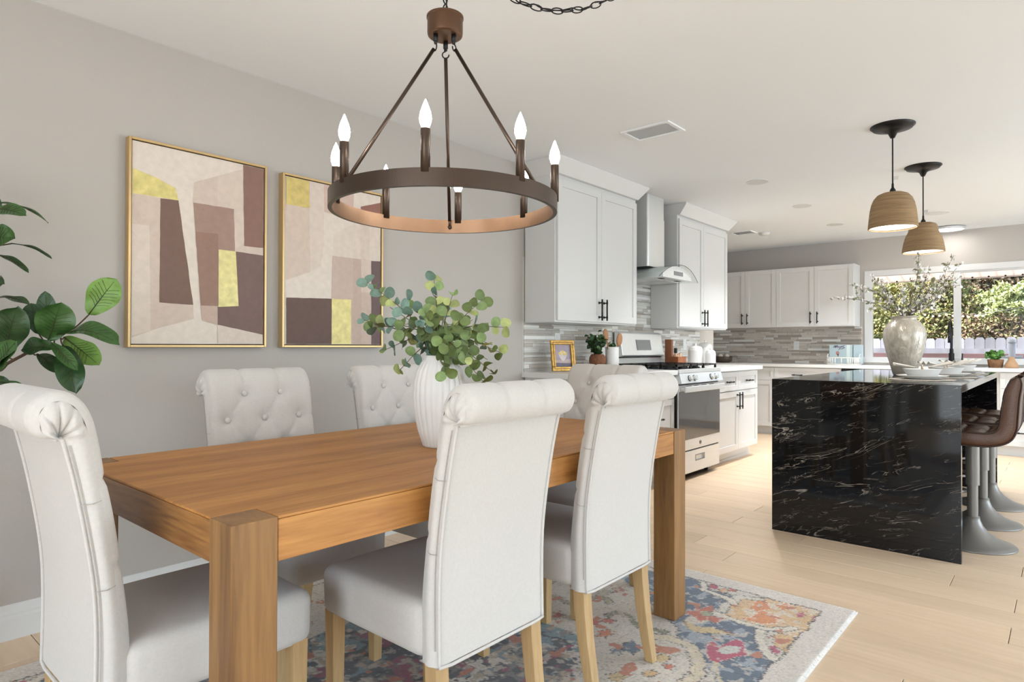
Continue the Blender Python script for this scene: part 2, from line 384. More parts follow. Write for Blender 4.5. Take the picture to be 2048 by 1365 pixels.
def mosaic(parent, origin, rz, spans, zlo, zhi, weights, seed, budget, skip=None):
    """tiles facing local -y; spans=(u0,u1,z0,z1)"""
    rg = random.Random(seed); n = 0; extra = {}
    R = Matrix.Rotation(rz, 4, 'Z'); R.translation = Vector(origin)
    for (u0, u1, za, zb) in spans:
        z = za
        while z < zb-.004:
            h = min(rg.choice([.014, .014, .022, .030, .030]), zb-z); u = u0
            if zb-z-h < .006: h = zb-z
            while u < u1-.005:
                L = round(rg.choice([.06, .10, .14, .18, .22, .26, .30, .34]), 2); L = min(L, round(u1-u, 2))
                if u1-u-L < .03: L = round(u1-u, 2)
                if L < .01: break
                mi = rg.choices(range(5), weights)[0]
                if not (skip and skip(u, u+L, z)):
                    me = tile_mesh(L, h, mi)
                    if n < budget:
                        o = link('tile', me, parent); o.matrix_world = R @ Matrix.Translation((u, 0, z)); n += 1
                    else: extra.setdefault(mi, MB()).add([R @ (v.co+Vector((u, 0, z))) for v in me.vertices], [tuple(p.vertices) for p in me.polygons])
                u += L
            z += h
    for mi, mb in extra.items(): tag(mb.build('tile_field', TM[mi], parent), kind='stuff')
    return n
box('grout_bed', (DW, 3.63, .93), (DW+.002, 6.66, 1.80), M_grout, wall_left)
mosaic(wall_left, (DW+.002, 0, 0), PI/2, [(3.64, 4.86, .931, 1.30), (5.62, 6.66, .931, 1.30), (4.86, 5.62, 1.20, 1.76), (4.86, 5.62, .97, 1.20)], 0, 0, (5, 4, 4, 1.4, 1.2), 11, 300)
box('grout_bed', (-4.38, YF-.002, .91), (-1.93, YF, 1.385), M_grout, wall_far)
box('grout_bed', (-1.93, YF-.002, .91), (3.0, YF, .962), M_grout, wall_far)
mosaic(wall_far, (0, YF-.002, 0), 0, [(-3.98, -1.935, .911, 1.385), (-1.93, .05, .911, .962)], 0, 0, (.6, 2.2, .6, 3.6, 4.2), 5, 300)

# ---- sink window
win = structure(thing('window_1', None, None))
for k in list(win.keys()):
    if k in ('label', 'category'): del win[k]
fy = YF+.03
def wf(name, x0, x1, z0, z1, y0=YF-.012, y1=YF+.07, bev=.003): return box(name, (x0, y0, z0), (x1, y1, z1), M_trim, win, bev)
wf('frame', WX0, WX0+.085, WZ0, WZ1); wf('frame', WX1-.085, WX1, WZ0, WZ1); wf('frame', WX0+.085, WX1-.085, WZ1-.07, WZ1); wf('sill', WX0-.02, WX1+.02, WZ0-.03, WZ0+.038, YF-.03)
wf('mullion', -.985, -.915, WZ0+.038, WZ1-.07, YF+.0, YF+.06)
wf('sash', -.915, WX1-.085, WZ1-.09, WZ1-.07, YF+.01, YF+.05, 0)
box('pane', (WX0+.085, YF+.04, WZ0+.038), (-.985, YF+.044, WZ1-.07), M_glass, win)
box('pane', (-.915, YF+.04, WZ0+.038), (WX1-.085, YF+.044, WZ1-.07), M_glass, win)

# ================================================================== DINING TABLE, RUG, CHAIRS
RX0, RX1, RY0, RY1, RZ = -2.75, -.668, -.06, 3.0, .012
TX0, TX1, TY0, TY1, TZ = -2.22, -1.20, .565, 2.482, .784
def make_table():
    t = thing('dining_table', 'honey brown wooden parsons dining table with thick square corner legs', 'table', ((TX0+TX1)/2, (TY0+TY1)/2, RZ+.0015))
    hx, hy, h, L = (TX1-TX0)/2, (TY1-TY0)/2, TZ-RZ-.0015, .096
    g = .0015
    top = MB(); e = .004
    poly = [(-hx+L+g, -hy+e), (hx-L-g, -hy+e), (hx-L-g, -hy+L+g), (hx-e, -hy+L+g), (hx-e, hy-L-g), (hx-L-g, hy-L-g), (hx-L-g, hy-e), (-hx+L+g, hy-e), (-hx+L+g, hy-L-g), (-hx+e, hy-L-g), (-hx+e, -hy+L+g), (-hx+L+g, -hy+L+g)]
    top.prism(poly, h-.006, h); top.build('tabletop', M_tab, t, bevel=.002)
    for sx in (-1, 1):
        for sy in (-1, 1):
            mb = MB(); x0, x1 = sorted((sx*hx, sx*(hx-L))); y0, y1 = sorted((sy*hy, sy*(hy-L)))
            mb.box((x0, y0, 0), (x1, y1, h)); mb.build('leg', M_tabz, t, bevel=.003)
    for sx in (-1, 1):
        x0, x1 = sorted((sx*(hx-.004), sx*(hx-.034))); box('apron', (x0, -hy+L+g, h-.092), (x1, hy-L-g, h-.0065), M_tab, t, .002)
    for sy in (-1, 1):
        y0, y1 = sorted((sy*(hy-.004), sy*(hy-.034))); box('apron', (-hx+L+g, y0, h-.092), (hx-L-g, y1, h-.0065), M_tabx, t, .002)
    return t
make_table()

def make_rug():
    rp = lambda l: np.array([[p.x, p.y] for p in (at(1000+a/2.695, 980+b/2.695, Z=RZ) for a, b in l)])
    rq = lambda l: np.array([[p.x, p.y] for p in (at(560+a/3.793, 1080+b/3.793, Z=RZ) for a, b in l)])
    st = .0046; nx = int((RX1-RX0)/st); ny = int((RY1-RY0)/st)
    rng = np.random.default_rng(4)
    X, Y = np.meshgrid(np.linspace(RX0, RX1, nx+1), np.linspace(RY0, RY1, ny+1), indexing='ij')
    def fbm(sc, oct=3, seed=0):
        r = np.random.default_rng(seed); out = np.zeros_like(X); a = 1.
        for o in range(oct):
            g = r.standard_normal((96, 96)); u = (X*sc*2**o) % 95; v = (Y*sc*2**o) % 95; i = u.astype(int); j = v.astype(int); fu = u-i; fv = v-j
            fu = fu*fu*(3-2*fu); fv = fv*fv*(3-2*fv)
            out += a*((g[i, j]*(1-fu)+g[(i+1) % 96, j]*fu)*(1-fv)+(g[i, (j+1) % 96]*(1-fu)+g[(i+1) % 96, (j+1) % 96]*fu)*fv); a *= .5
        return out
    jx = rng.standard_normal(X.shape)*.0032+fbm(22, 2, 1)*.005; jy = rng.standard_normal(X.shape)*.0032+fbm(22, 2, 2)*.005
    cx, cy = (RX0+RX1)/2, (RY0+RY1)/2
    # fold every point into the quadrant in view (the design repeats mirrored about both middle lines)
    XF = cx+np.abs(X+jx-cx); YFo = cy+np.abs(Y+jy-cy)
    XR, YR = X+jx, Y+jy
    C = np.zeros(X.shape+(3,)); C[:] = srgb(208, 199, 186)
    def inside(P, A, B):
        r = np.zeros(A.shape, bool); n = len(P)
        for i in range(n):
            x1, y1 = P[i]; x2, y2 = P[i-1]
            if y1 == y2: continue
            r ^= ((y1 > B) != (y2 > B)) & (A < (x2-x1)*(B-y1)/(y2-y1)+x1)
        return r
    DK = srgb(62, 60, 62)
    def paint(P, col, outline=0., oc=DK, fold=True, mott=None):
        A, B = (XF, YFo) if fold else (XR, YR)
        P = np.array(P)
        if outline:
            c = P.mean(0); d = P-c; ln = np.maximum(np.linalg.norm(d, axis=1, keepdims=True), 1e-6); Q = c+d*(1+outline/ln)
            k = inside(Q, A, B) & (rng.random(A.shape) > .35); C[k] = oc
        k = inside(P, A, B); C[k] = srgb(*col)
        if mott is not None: k2 = k & (fbm(26, 3, mott) > .35); C[k2] = srgb(*[min(255, int(v*.5+112)) for v in col])
    blue = (84, 101, 120)
    paint(rp([(560, 400), (1000, 470), (1060, 490), (1200, 560), (1262, 578), (1165, 668), (1080, 640), (1010, 690), (985, 735), (1180, 700), (1440, 752), (1400, 790), (1420, 860), (1520, 950), (1470, 1100), (1200, 1100), (1120, 960), (1070, 860), (960, 780), (962, 740), (850, 650), (790, 570), (640, 470)]), blue, .012, mott=3)
    paint(rp([(1290, 590), (1400, 578), (1560, 606), (1800, 655), (1740, 780), (1600, 800), (1460, 762), (1300, 724), (1200, 685)]), (214, 176, 128), .008, mott=5)
    for q in ([(1345, 640), (1380, 600), (1430, 590), (1445, 640), (1400, 660)], [(1320, 700), (1420, 650), (1500, 690), (1480, 725), (1400, 720)], [(1500, 800), (1560, 790), (1600, 830), (1590, 870), (1540, 850)], [(1490, 620), (1540, 610), (1560, 640), (1520, 650)]): paint(rp(q), (214, 138, 86), .004, (190, 110, 80))
    paint(rp([(1460, 790), (1520, 770), (1610, 820), (1640, 870), (1560, 900), (1500, 850)]), (214, 178, 128), .006)
    for q in ([(1690, 690), (1720, 680), (1750, 720), (1715, 730)], [(1590, 665), (1630, 660), (1660, 680), (1610, 690)], [(1560, 600), (1600, 600), (1590, 630)], [(1620, 630), (1650, 625), (1660, 645)], [(1130, 510), (1170, 505), (1180, 535), (1140, 540)], [(1450, 850), (1490, 845), (1500, 875), (1465, 880)]): paint(rp(q), (186, 78, 108), .003)
    paint(rp([(990, 670), (1020, 650), (1060, 660), (1050, 620), (1085, 640), (1130, 628), (1165, 668), (1205, 690), (1165, 722), (1120, 705), (1060, 712), (1055, 690)]), (190, 102, 78), .006, srgb(224, 214, 200))
    paint(rp([(1080, 660), (1140, 655), (1150, 680), (1090, 685)]), (160, 160, 130))
    paint(rp([(995, 705), (1045, 735), (1150, 745), (1265, 782), (1180, 775), (1080, 772), (1020, 750)]), (206, 182, 136), .004)
    paint(rp([(1115, 890), (1130, 825), (1160, 820), (1180, 850), (1235, 830), (1265, 805), (1310, 822), (1315, 860), (1345, 885), (1270, 905), (1190, 935), (1140, 915)]), (182, 72, 100), .006, srgb(224, 214, 200))
    paint(rp([(1170, 870), (1225, 850), (1300, 850), (1285, 880), (1220, 895)]), (205, 205, 195))
    # cream scrolls with dark beads
    def stroke(l, w, col, fold=True, oc=None):
        P = rp(l); A, B = (XF, YFo) if fold else (XR, YR); dm = np.full(A.shape, 9.)
        for (x1, y1), (x2, y2) in zip(P, P[1:]):
            L2 = max((x2-x1)**2+(y2-y1)**2, 1e-9); t = np.clip(((A-x1)*(x2-x1)+(B-y1)*(y2-y1))/L2, 0, 1); dm = np.minimum(dm, np.hypot(A-x1-t*(x2-x1), B-y1-t*(y2-y1)))
        if oc is not None: k = (dm < w+.008) & (rng.random(A.shape) > .4); C[k] = srgb(*oc)
        C[dm < w] = srgb(*col)
    stroke([(1400, 760), (1405, 830), (1450, 900), (1530, 960)], .016, (222, 212, 196), oc=(70, 70, 72))
    stroke([(1160, 670), (1270, 580), (1400, 590)], .016, (214, 206, 192), oc=(110, 108, 104))
    stroke([(1165, 668), (1290, 715), (1460, 755), (1580, 750)], .014, (222, 212, 196), oc=(90, 96, 96))
    stroke([(800, 790), (920, 800), (1030, 850), (1075, 930), (1060, 1000), (980, 1060)], .020, (212, 198, 172), oc=(80, 80, 80))
    stroke([(1200, 960), (1160, 930), (1150, 980), (1190, 1040)], .008, (210, 196, 160))
    stroke([(590, 680), (640, 665), (700, 690), (760, 740), (900, 770)], .012, (140, 138, 110), oc=(90, 88, 80))
    stroke([(280, 560), (380, 620), (480, 590), (560, 570), (590, 610)], .010, (170, 158, 128), oc=(100, 96, 90))
    stroke([(1070, 470), (1110, 545), (1220, 585), (1260, 620)], .013, (222, 212, 196), oc=(70, 70, 72))
    for a, b, r, col in ((510, 715, 34, (190, 98, 88)), (588, 708, 28, (196, 104, 90)), (560, 780, 40, (204, 128, 92)), (310, 675, 30, (184, 100, 90)), (860, 870, 22, (206, 120, 80)), (908, 955, 22, (206, 112, 82)), (880, 910, 40, (206, 180, 130)), (700, 850, 52, (92, 110, 128)), (630, 870, 34, (110, 128, 140)), (810, 990, 34, (206, 170, 120)), (630, 1010, 44, (200, 176, 130)), (390, 960, 26, (88, 104, 128)), (1150, 520, 18, (176, 86, 98)), (1210, 545, 22, (214, 150, 100)), (1260, 540, 22, (202, 104, 76)), (560, 560, 36, (190, 180, 160)), (640, 545, 30, (180, 120, 100)), (1540, 900, 22, (70, 84, 104)), (1480, 980, 40, (208, 116, 82)), (1630, 805, 16, (84, 104, 140))):
        n = 14; paint(rp([(a+r*(1+.28*math.cos(5*k*2*PI/n))*math.cos(k*2*PI/n), b+.5*r*(1+.28*math.cos(5*k*2*PI/n))*math.sin(k*2*PI/n)) for k in range(n)]), col, .006)
    # central panel: faded teal and slate with magenta bands
    cen = np.exp(-(((XF-cx)/.52)**4+((YFo-cy)/.62)**4)) > .5
    nz = fbm(9, 4, 7); nz2 = fbm(30, 3, 8); nz3 = fbm(14, 3, 9)
    C[cen & (nz > -.2)] = srgb(128, 126, 124); C[cen & (nz2 > .15)] = srgb(78, 80, 86); C[cen & (nz3 > .75)] = srgb(118, 142, 150); C[cen & (nz3 < -1.05)] = srgb(150, 84, 104); C[cen & (nz2 < -1.0)] = srgb(176, 160, 140)
    stroke([(215, 930), (300, 890), (390, 840)], .010, (150, 66, 96), fold=False); stroke([(0, 800), (200, 770), (380, 830)], .008, (60, 62, 66), fold=False)
    for q, col in (([(850, 930), (1060, 900), (1160, 980), (980, 1060)], (150, 74, 98)), ([(880, 700), (1250, 640), (1400, 700), (1200, 860), (900, 800)], (116, 138, 148))): 
        k = inside(rq(q), XR, YR) & (nz2 > -.3); C[k] = srgb(*col)
    # border
    e = np.minimum.reduce([X-RX0, RX1-X, Y-RY0, RY1-Y]); ej = np.minimum.reduce([XR-RX0, RX1-XR, YR-RY0, RY1-YR])
    k = (ej < .118) & (rng.random(X.shape) > .3); C[k] = srgb(66, 66, 72); k = (ej < .108); C[k] = srgb(216, 206, 195)
    C[e < .014] = srgb(228, 222, 214)
    fld = ej > .13; sq = np.abs(fbm(15, 3, 31)) < .055; C[fld & sq & (rng.random(X.shape) > .35)] *= .52; wr = fbm(34, 3, 33) > .95; C[fld & wr] = C[fld & wr]*.4+.6*np.array(srgb(214, 203, 190)); fk = fbm(20, 3, 35) > 1.35; C[fld & fk] = srgb(188, 120, 92)
    C *= (1+.09*rng.standard_normal(X.shape)[..., None]); k = rng.random(X.shape) > .93; C[k] *= .72
    C *= (1+.05*fbm(5, 3, 12)[..., None]); C = C*.88+.12*np.array(srgb(190, 182, 172)); C = np.clip(C, .01, .95)
    Z = np.where(e < .006, RZ-.006, RZ)+rng.random(X.shape)*.0012
    co = np.stack([X, Y, Z], -1).reshape(-1, 3); idx = np.arange((nx+1)*(ny+1)).reshape(nx+1, ny+1)
    fa = np.stack([idx[:-1, :-1], idx[1:, :-1], idx[1:, 1:], idx[:-1, 1:]], -1).reshape(-1, 4)
    # skirt down to the floor
    rim = np.concatenate([idx[:, 0], idx[-1, 1:], idx[-2::-1, -1], idx[0, -2:0:-1]]); n0 = len(co); low = co[rim].copy(); low[:, 2] = .0005
    co = np.vstack([co, low]); m = len(rim); a = np.arange(m); b = (a+1) % m; sk = np.stack([rim[a], n0+a, n0+b, rim[b]], -1); fa = np.vstack([fa, sk])
    me = bpy.data.meshes.new('area_rug'); me.vertices.add(len(co)); me.vertices.foreach_set('co', co.ravel()); me.loops.add(fa.size); me.loops.foreach_set('vertex_index', fa.ravel().astype(np.int32))
    me.polygons.add(len(fa)); me.polygons.foreach_set('loop_start', np.arange(0, fa.size, 4, dtype=np.int32)); me.update(calc_edges=True)
    ca = me.color_attributes.new('pile_colour', 'FLOAT_COLOR', 'POINT'); full = np.ones((len(co), 4)); full[:n0, :3] = C.reshape(-1, 3); full[n0:, :3] = srgb(200, 192, 182); ca.data.foreach_set('color', full.ravel())
    mt = bpy.data.materials.new('rug_pile'); mt.use_nodes = True; b_ = mt.node_tree.nodes['Principled BSDF']; an = mt.node_tree.nodes.new('ShaderNodeAttribute'); an.attribute_name = 'pile_colour'
    mt.node_tree.links.new(an.outputs['Color'], b_.inputs['Base Color']); b_.inputs['Roughness'].default_value = .95; b_.inputs['Sheen Weight'].default_value = .2
    me.materials.append(mt); o = link('area_rug', me); return tag(o, 'faded oriental area rug in blue, coral and cream under the dining table', 'rug')
make_rug()

def make_chair():
    ch = thing('dining_chair', 'x', 'chair')
    N = 92
    F = catmull([(-.178, 0, .345), (-.176, 0, .49), (-.190, 0, .63), (-.206, 0, .75), (-.226, 0, .86), (-.238, 0, .93), (-.250, 0, .975), (-.270, 0, 1.008), (-.300, 0, 1.026), (-.332, 0, 1.022), (-.355, 0, 1.002), (-.362, 0, .975), (-.354, 0, .950), (-.336, 0, .934), (-.312, 0, .932)], N)
    Rk = catmull([(-.242, 0, .345), (-.240, 0, .515), (-.247, 0, .64), (-.272, 0, .80), (-.298, 0, .920), (-.306, 0, .934)], 60)
    def Rz(z):
        for a, b in zip(Rk, Rk[1:]):
            if a.z <= z <= b.z: return a.lerp(b, (z-a.z)/max(b.z-a.z, 1e-9))
        return Rk[-1] if z > Rk[-1].z else Rk[0]
    ik = next(i for i, p in enumerate(F) if p.z > .93)
    nrm = []
    for i in range(N):
        t = (F[min(i+1, N-1)]-F[max(i-1, 0)]).normalized(); nrm.append(Vector((t.z, 0, -t.x)))
    # arc lengths and buttons
    S = [0]
    for i in range(1, N): S.append(S[-1]+(F[i]-F[i-1]).length)
    sz = lambda z: next(S[i] for i, p in enumerate(F) if p.z >= z)
    rows = [(.93, (-.072, .072)), (.838, (-.143, 0, .143)), (.745, (-.072, .072)), (.655, (-.143, 0, .143))]
    B = [(y, sz(z), z) for z, ys in rows for y in ys]
    segs = []
    for a in B:
        for b in B:
            if b[1] > a[1] and .05 < abs(a[0]-b[0]) < .09 and b[1]-a[1] < .12: segs.append((a[:2], b[:2]))
    top = sz(1.02)
    for y in (-.072, .072): segs.append(((y, sz(.93)), (y, top+.14)))
    for z in (.838, .655):
        for y in (-1, 1): segs.append(((y*.143, sz(z)), (y*.22, sz(z)-.003)))
    HW = .205
    def disp(y, s):
        d = 0
        for by, bs, _ in B:
            q = ((y-by)**2+(s-bs)**2)
            if q < .01: d = max(d, .017*math.exp(-q/.00075))
        for (ay, as_), (by, bs) in segs:
            L2 = (by-ay)**2+(bs-as_)**2; t = max(0, min(1, ((y-ay)*(by-ay)+(s-as_)*(bs-as_))/L2)); q = (y-ay-t*(by-ay))**2+(s-as_-t*(bs-as_))**2
            if q < .0012: d = max(d, .0055*math.exp(-q/.00010))
        return d
    er = .020
    def edge(u):
        a = (abs(u)-.88)/.12
        return 0 if a <= 0 else er*(1-math.sqrt(max(0, 1-a*a)))
    mb = MB(); NU = 82
    def front(a, b):
        i = round(b*(N-1)); u = a*2-1; k = 1 if i < N-6 else (N-1-i)/6
        return F[i]+Vector((0, u*HW, 0))-nrm[i]*((edge(u)*k)+disp(u*HW, S[i])*k)
    mb.grid(front, NU, N-1)
    mb.grid(lambda a, b: Rk[round(b*59)]+Vector((-.006*math.sin(PI*a)*math.sin(PI*b), (a*2-1)*HW*.965, 0)), 16, 59, True)
    Fe = [F[i]-nrm[i]*er*(1 if i < N-6 else (N-1-i)/6) for i in range(N)]
    Rs = [Rz(F[i].z) if i <= ik else Rk[-1] for i in range(N)]
    nt = 14; PLT = (.10, .27, .45, .64, .84)
    for sg in (-1, 1):
        def side(a, b):
            i = round(a*(N-1)); t = b; p = Fe[i].lerp(Rs[i], t); w = .009*math.sin(PI*min(1, t*1.05))
            yb = HW+w-(.035*HW*0+.007)*t
            if i > ik:
                ph = (i-ik)/(N-1-ik); yb += .010*math.sin(PI*t)**.8-.012*t*t-.0075*max(math.exp(-((ph-q)/.028)**2) for q in PLT)*math.sin(PI*min(1, t*.9+.1))**.6
            return p+Vector((0, sg*yb, 0))
        mb.grid(side, N-1, nt, sg < 0)
    mb.grid(lambda a, b: Vector((-.178-.064*a, (b*2-1)*HW, .345)), 1, 1)
    bk = mb.build('backrest', M_linen, ch, smooth=True)
    # piping round the rear panel, buttons, dark tubes for seams and the shade in folds and pleats
    w = HW*.965; pts = []
    for p in Rk[::-1]: pts.append((p.x-.002, -w, p.z))
    for k in range(5): pts.append((Rk[0].x-.004, -w+.02*k/4*2, .345-.004*math.sin(PI*k/8)))
    pts.append((Rk[0].x-.004, w-.04, .341))
    for p in Rk: pts.append((p.x-.002, w, p.z))
    MB().tube(pts, .0042, 6).build('piping', M_linen, bk, smooth=True)
    MB().tube([(Rk[-1].x-.006, y, .930) for y in (-w, -w*.5, 0, w*.5, w)], .0042, 6).build('piping', M_linen, bk, smooth=True)
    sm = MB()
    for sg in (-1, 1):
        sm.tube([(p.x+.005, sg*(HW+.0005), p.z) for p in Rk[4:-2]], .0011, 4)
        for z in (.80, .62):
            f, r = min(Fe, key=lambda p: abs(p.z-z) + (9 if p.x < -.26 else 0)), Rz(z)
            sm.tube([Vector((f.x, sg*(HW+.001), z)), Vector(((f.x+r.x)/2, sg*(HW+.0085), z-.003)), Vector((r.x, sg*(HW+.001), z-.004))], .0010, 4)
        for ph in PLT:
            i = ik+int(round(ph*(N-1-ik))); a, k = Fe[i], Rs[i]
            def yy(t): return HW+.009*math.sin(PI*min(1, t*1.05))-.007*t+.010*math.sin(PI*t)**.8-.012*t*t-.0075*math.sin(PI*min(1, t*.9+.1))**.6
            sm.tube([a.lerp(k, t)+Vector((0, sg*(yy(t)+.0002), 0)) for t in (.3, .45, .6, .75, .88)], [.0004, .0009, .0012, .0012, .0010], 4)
    tag(sm.build('seam_shade', M_seam, bk), kind='stuff')
    bm_ = MB().ball((0, 0, 0), (.006, .0115, .0115), 12, 6).mesh('button', M_linen, True)
    for y, s, z in B:
        i = min(range(N), key=lambda k: abs(S[k]-s)); p = F[i]-nrm[i]*.012; o = link('button', bm_, bk); o.location = (p.x, y, p.z); o.rotation_euler = (0, -math.atan2(nrm[i].z, nrm[i].x), 0)
    # seat
    bm = bmesh.new(); bmesh.ops.create_cube(bm, size=1)
    for v in bm.verts: v.co = Vector(((v.co.x+.5)*.445-.195, v.co.y*.425, (v.co.z+.5)*.14+.345))
    bmesh.ops.bevel(bm, geom=[e for e in bm.edges], offset=.032, segments=5, profile=.5, affect='EDGES')
    bmesh.ops.subdivide_edges(bm, edges=[e for e in bm.edges if e.calc_length() > .2], cuts=9, use_grid_fill=True)
    for v in bm.verts:
        if v.co.z > .46: v.co.z += .012*max(0, 1-((v.co.x-.03)/.23)**2)*max(0, 1-(v.co.y/.215)**2)
        if v.co.z < .40: v.co.y *= .985
    me = bpy.data.meshes.new('seat'); bm.to_mesh(me); bm.free(); me.materials.append(M_linen); me.polygons.foreach_set('use_smooth', [True]*len(me.polygons)); link('seat', me, ch)
    for sg in (-1, 1):
        mb = MB(); h = .019
        def sq(c, w1, w2): return [(c[0]-w1, c[1]-w2, c[2]), (c[0]+w1, c[1]-w2, c[2]), (c[0]+w1, c[1]+w2, c[2]), (c[0]-w1, c[1]+w2, c[2])]
        def leg(path, ws):
            m = MB(); vs = []
            for c, w in zip(path, ws): vs += sq(c, w, w)
            fs = [(3, 2, 1, 0), tuple(len(vs)-4+k for k in range(4))]
            for i in range(len(path)-1): fs += [(i*4+k, i*4+(k+1) % 4, i*4+4+(k+1) % 4, i*4+4+k) for k in range(4)]
            return m.add(vs, fs)
        leg([(.215, sg*.182, 0), (.215, sg*.182, .36)], [.0165, .021]).build('leg', M_oak, ch, bevel=.002)
        leg([(-.262, sg*.178, 0), (-.244, sg*.179, .09), (-.228, sg*.180, .19), (-.217, sg*.180, .29), (-.213, sg*.180, .36)], [.0155, .018, .0195, .021, .021]).build('leg', M_oak, ch, bevel=.002)
    return ch
chair = make_chair(); index_tree(chair)
CH = [((-1.375, 1.235), PI, 'cream linen roll-back dining chair seen from behind, nearer the table front corner'),
      ((-1.375, 1.855), PI, 'cream linen roll-back dining chair seen from behind, nearer the kitchen range'),
      ((-1.685, .665), PI/2, 'cream linen roll-back dining chair at the table end beside the fiddle leaf fig'),
      ((-2.075, 1.215), 0, 'cream button-tufted dining chair on the wall side below the painting nearest the fig'),
      ((-2.075, 1.86), 0, 'cream button-tufted dining chair on the wall side, partly behind the ribbed vase'),
      ((-1.70, 2.36), -PI/2, 'cream tufted dining chair at the far table end facing the camera')]
for i, ((x, y), rz, lab) in enumerate(CH):
    o = chair if i == 0 else copy_tree(chair)
    o.location = (x, y, RZ+.0015); o.rotation_euler = (0, 0, rz); tag(o, lab, 'chair', 'cream dining chairs around the table')

# ================================================================== PAINTINGS
PX = DW+.045
def painting(label, y0, y1, z0, z1, bgc, shapes, ox, oy, sc, seed):
    t = thing('painting', label, 'painting', (DW, (y0+y1)/2, z0), group='abstract paintings on the dining wall'); inv = Vector((DW, (y0+y1)/2, z0))
    def L(a, b): return (Vector(a)-inv, Vector(b)-inv)
    fwid = .011
    box('canvas', *L((DW+.006, y0+fwid+.004, z0+fwid+.004), (DW+.036, y1-fwid-.004, z1-fwid-.004)), pmat(bgc), t)
    box('backing', *L((DW+.003, y0+fwid*.5, z0+fwid*.5), (DW+.008, y1-fwid*.5, z1-fwid*.5)), mat('painting_backing', (.05, .03, .02), .8), t)
    for a, b in (((DW+.002, y0, z0), (DW+.044, y0+fwid, z1)), ((DW+.002, y1-fwid, z0), (DW+.044, y1, z1)), ((DW+.002, y0+fwid, z0), (DW+.044, y1-fwid, z0+fwid)), ((DW+.002, y0+fwid, z1-fwid), (DW+.044, y1-fwid, z1))):
        box('frame', *L(a, b), M_gold, t, .0015)
    for i, (pts, col) in enumerate(shapes):
        q = [at(ox+a/sc, oy+b/sc, X=DW+.037) for a, b in pts]
        cl = [(min(max(p.y, y0+fwid+.006), y1-fwid-.006), min(max(p.z, z0+fwid+.006), z1-fwid-.006)) for p in q]
        mb = MB(); x = DW+.0362+.00025*i; n = len(cl)
        # small hand-painted wobble along the edges
        rg = random.Random(seed*100+i); out = []
        for k in range(n):
            (ya, za), (yb, zb) = cl[k], cl[(k+1) % n]; m = max(1, int(math.hypot(yb-ya, zb-za)/.03))
            for j in range(m):
                f = j/m; w = 0 if j == 0 else rg.uniform(-.0009, .0009); out.append((ya+(yb-ya)*f+w, za+(zb-za)*f+w))
        mb.add([Vector((x, a, b))-inv for a, b in out], [tuple(range(len(out)))])
        mb.build('colour_field', pmat(col), t)
    return t
def pmat(c):
    g = c[0]-c[2] > 60 and c[1] > 160
    return mat('paint_%d_%d_%d' % c, srgb(*c), .45 if g else .8, .15 if g else 0, vary=(26 if g else 34, .16 if g else .05), bump=(70, .18))
painting('framed abstract painting beside the fig, brown trapezoid under a slanted gold patch', .968, 1.592, 1.12, 2.027, (222, 211, 200), [
    ([(640, 355), (782, 382), (870, 393), (942, 905), (945, 970), (760, 1020), (640, 1062)], (207, 190, 177)),
    ([(640, 506), (728, 514), (735, 1028), (640, 1052)], (216, 202, 190)),
    ([(640, 232), (770, 285), (856, 333), (870, 393), (640, 356)], (212, 199, 128)),
    ([(782, 382), (870, 393), (942, 902), (777, 890)], (124, 99, 90)),
    ([(945, 305), (1185, 240), (1190, 615), (1300, 628), (1300, 664), (1145, 642), (1140, 435), (942, 403)], (208, 192, 180)),
    ([(1060, 275), (1185, 242), (1190, 600), (1145, 630), (1140, 435), (1060, 420)], (212, 197, 184)),
    ([(942, 403), (1140, 435), (1145, 642), (1063, 632), (1063, 908), (978, 905)], (163, 136, 124)),
    ([(953, 545), (1063, 556), (1063, 908), (978, 905)], (152, 122, 109)),
    ([(1185, 205), (1300, 230), (1300, 627), (1190, 615)], (140, 109, 98)),
    ([(978, 905), (1060, 910), (1060, 1000), (985, 978)], (194, 171, 158)),
    ([(1148, 642), (1300, 664), (1300, 1048), (1060, 999), (1060, 912), (1162, 908)], (122, 100, 95)),
    ([(1060, 999), (1300, 1048), (1300, 1110), (1060, 1110)], (213, 199, 188)),
    ([(1065, 632), (1148, 642), (1162, 908), (1063, 912)], (214, 203, 140))], 0, 240, 2.437, 1)
painting('framed abstract painting nearer the kitchen, gold square in its top corner', 1.677, 2.312, 1.12, 2.018, (220, 209, 199), [
    ([(80, 285), (250, 310), (256, 768), (80, 828)], (208, 191, 178)),
    ([(243, 85), (350, 110), (352, 560), (332, 725), (256, 768), (248, 310)], (215, 201, 190)),
    ([(350, 110), (565, 160), (565, 400), (354, 338)], (206, 182, 170)),
    ([(565, 160), (790, 200), (790, 290), (615, 300), (615, 395), (565, 400)], (223, 211, 200)),
    ([(415, 652), (420, 522), (440, 488), (520, 445), (615, 415), (790, 440), (790, 695), (560, 672)], (216, 203, 192)),
    ([(612, 415), (680, 420), (680, 690), (612, 680)], (211, 196, 184)),
    ([(412, 652), (700, 690), (700, 1310), (545, 1310), (545, 968), (407, 960)], (196, 176, 165)),
    ([(560, 672), (618, 680), (618, 1310), (560, 1310)], (190, 169, 157)),
    ([(618, 680), (690, 690), (690, 920), (618, 915)], (209, 192, 181)),
    ([(615, 300), (790, 280), (790, 375), (615, 392)], (150, 107, 95)),
    ([(690, 690), (790, 698), (790, 1310), (690, 1310)], (110, 92, 92)),
    ([(80, 953), (406, 962), (406, 1310), (80, 1310)], (106, 86, 81)),
    ([(80, 50), (245, 86), (248, 310), (80, 284)], (204, 184, 112)),
    ([(406, 962), (545, 968), (545, 1310), (404, 1310)], (209, 196, 130))], 550, 330, 3.59, 2)

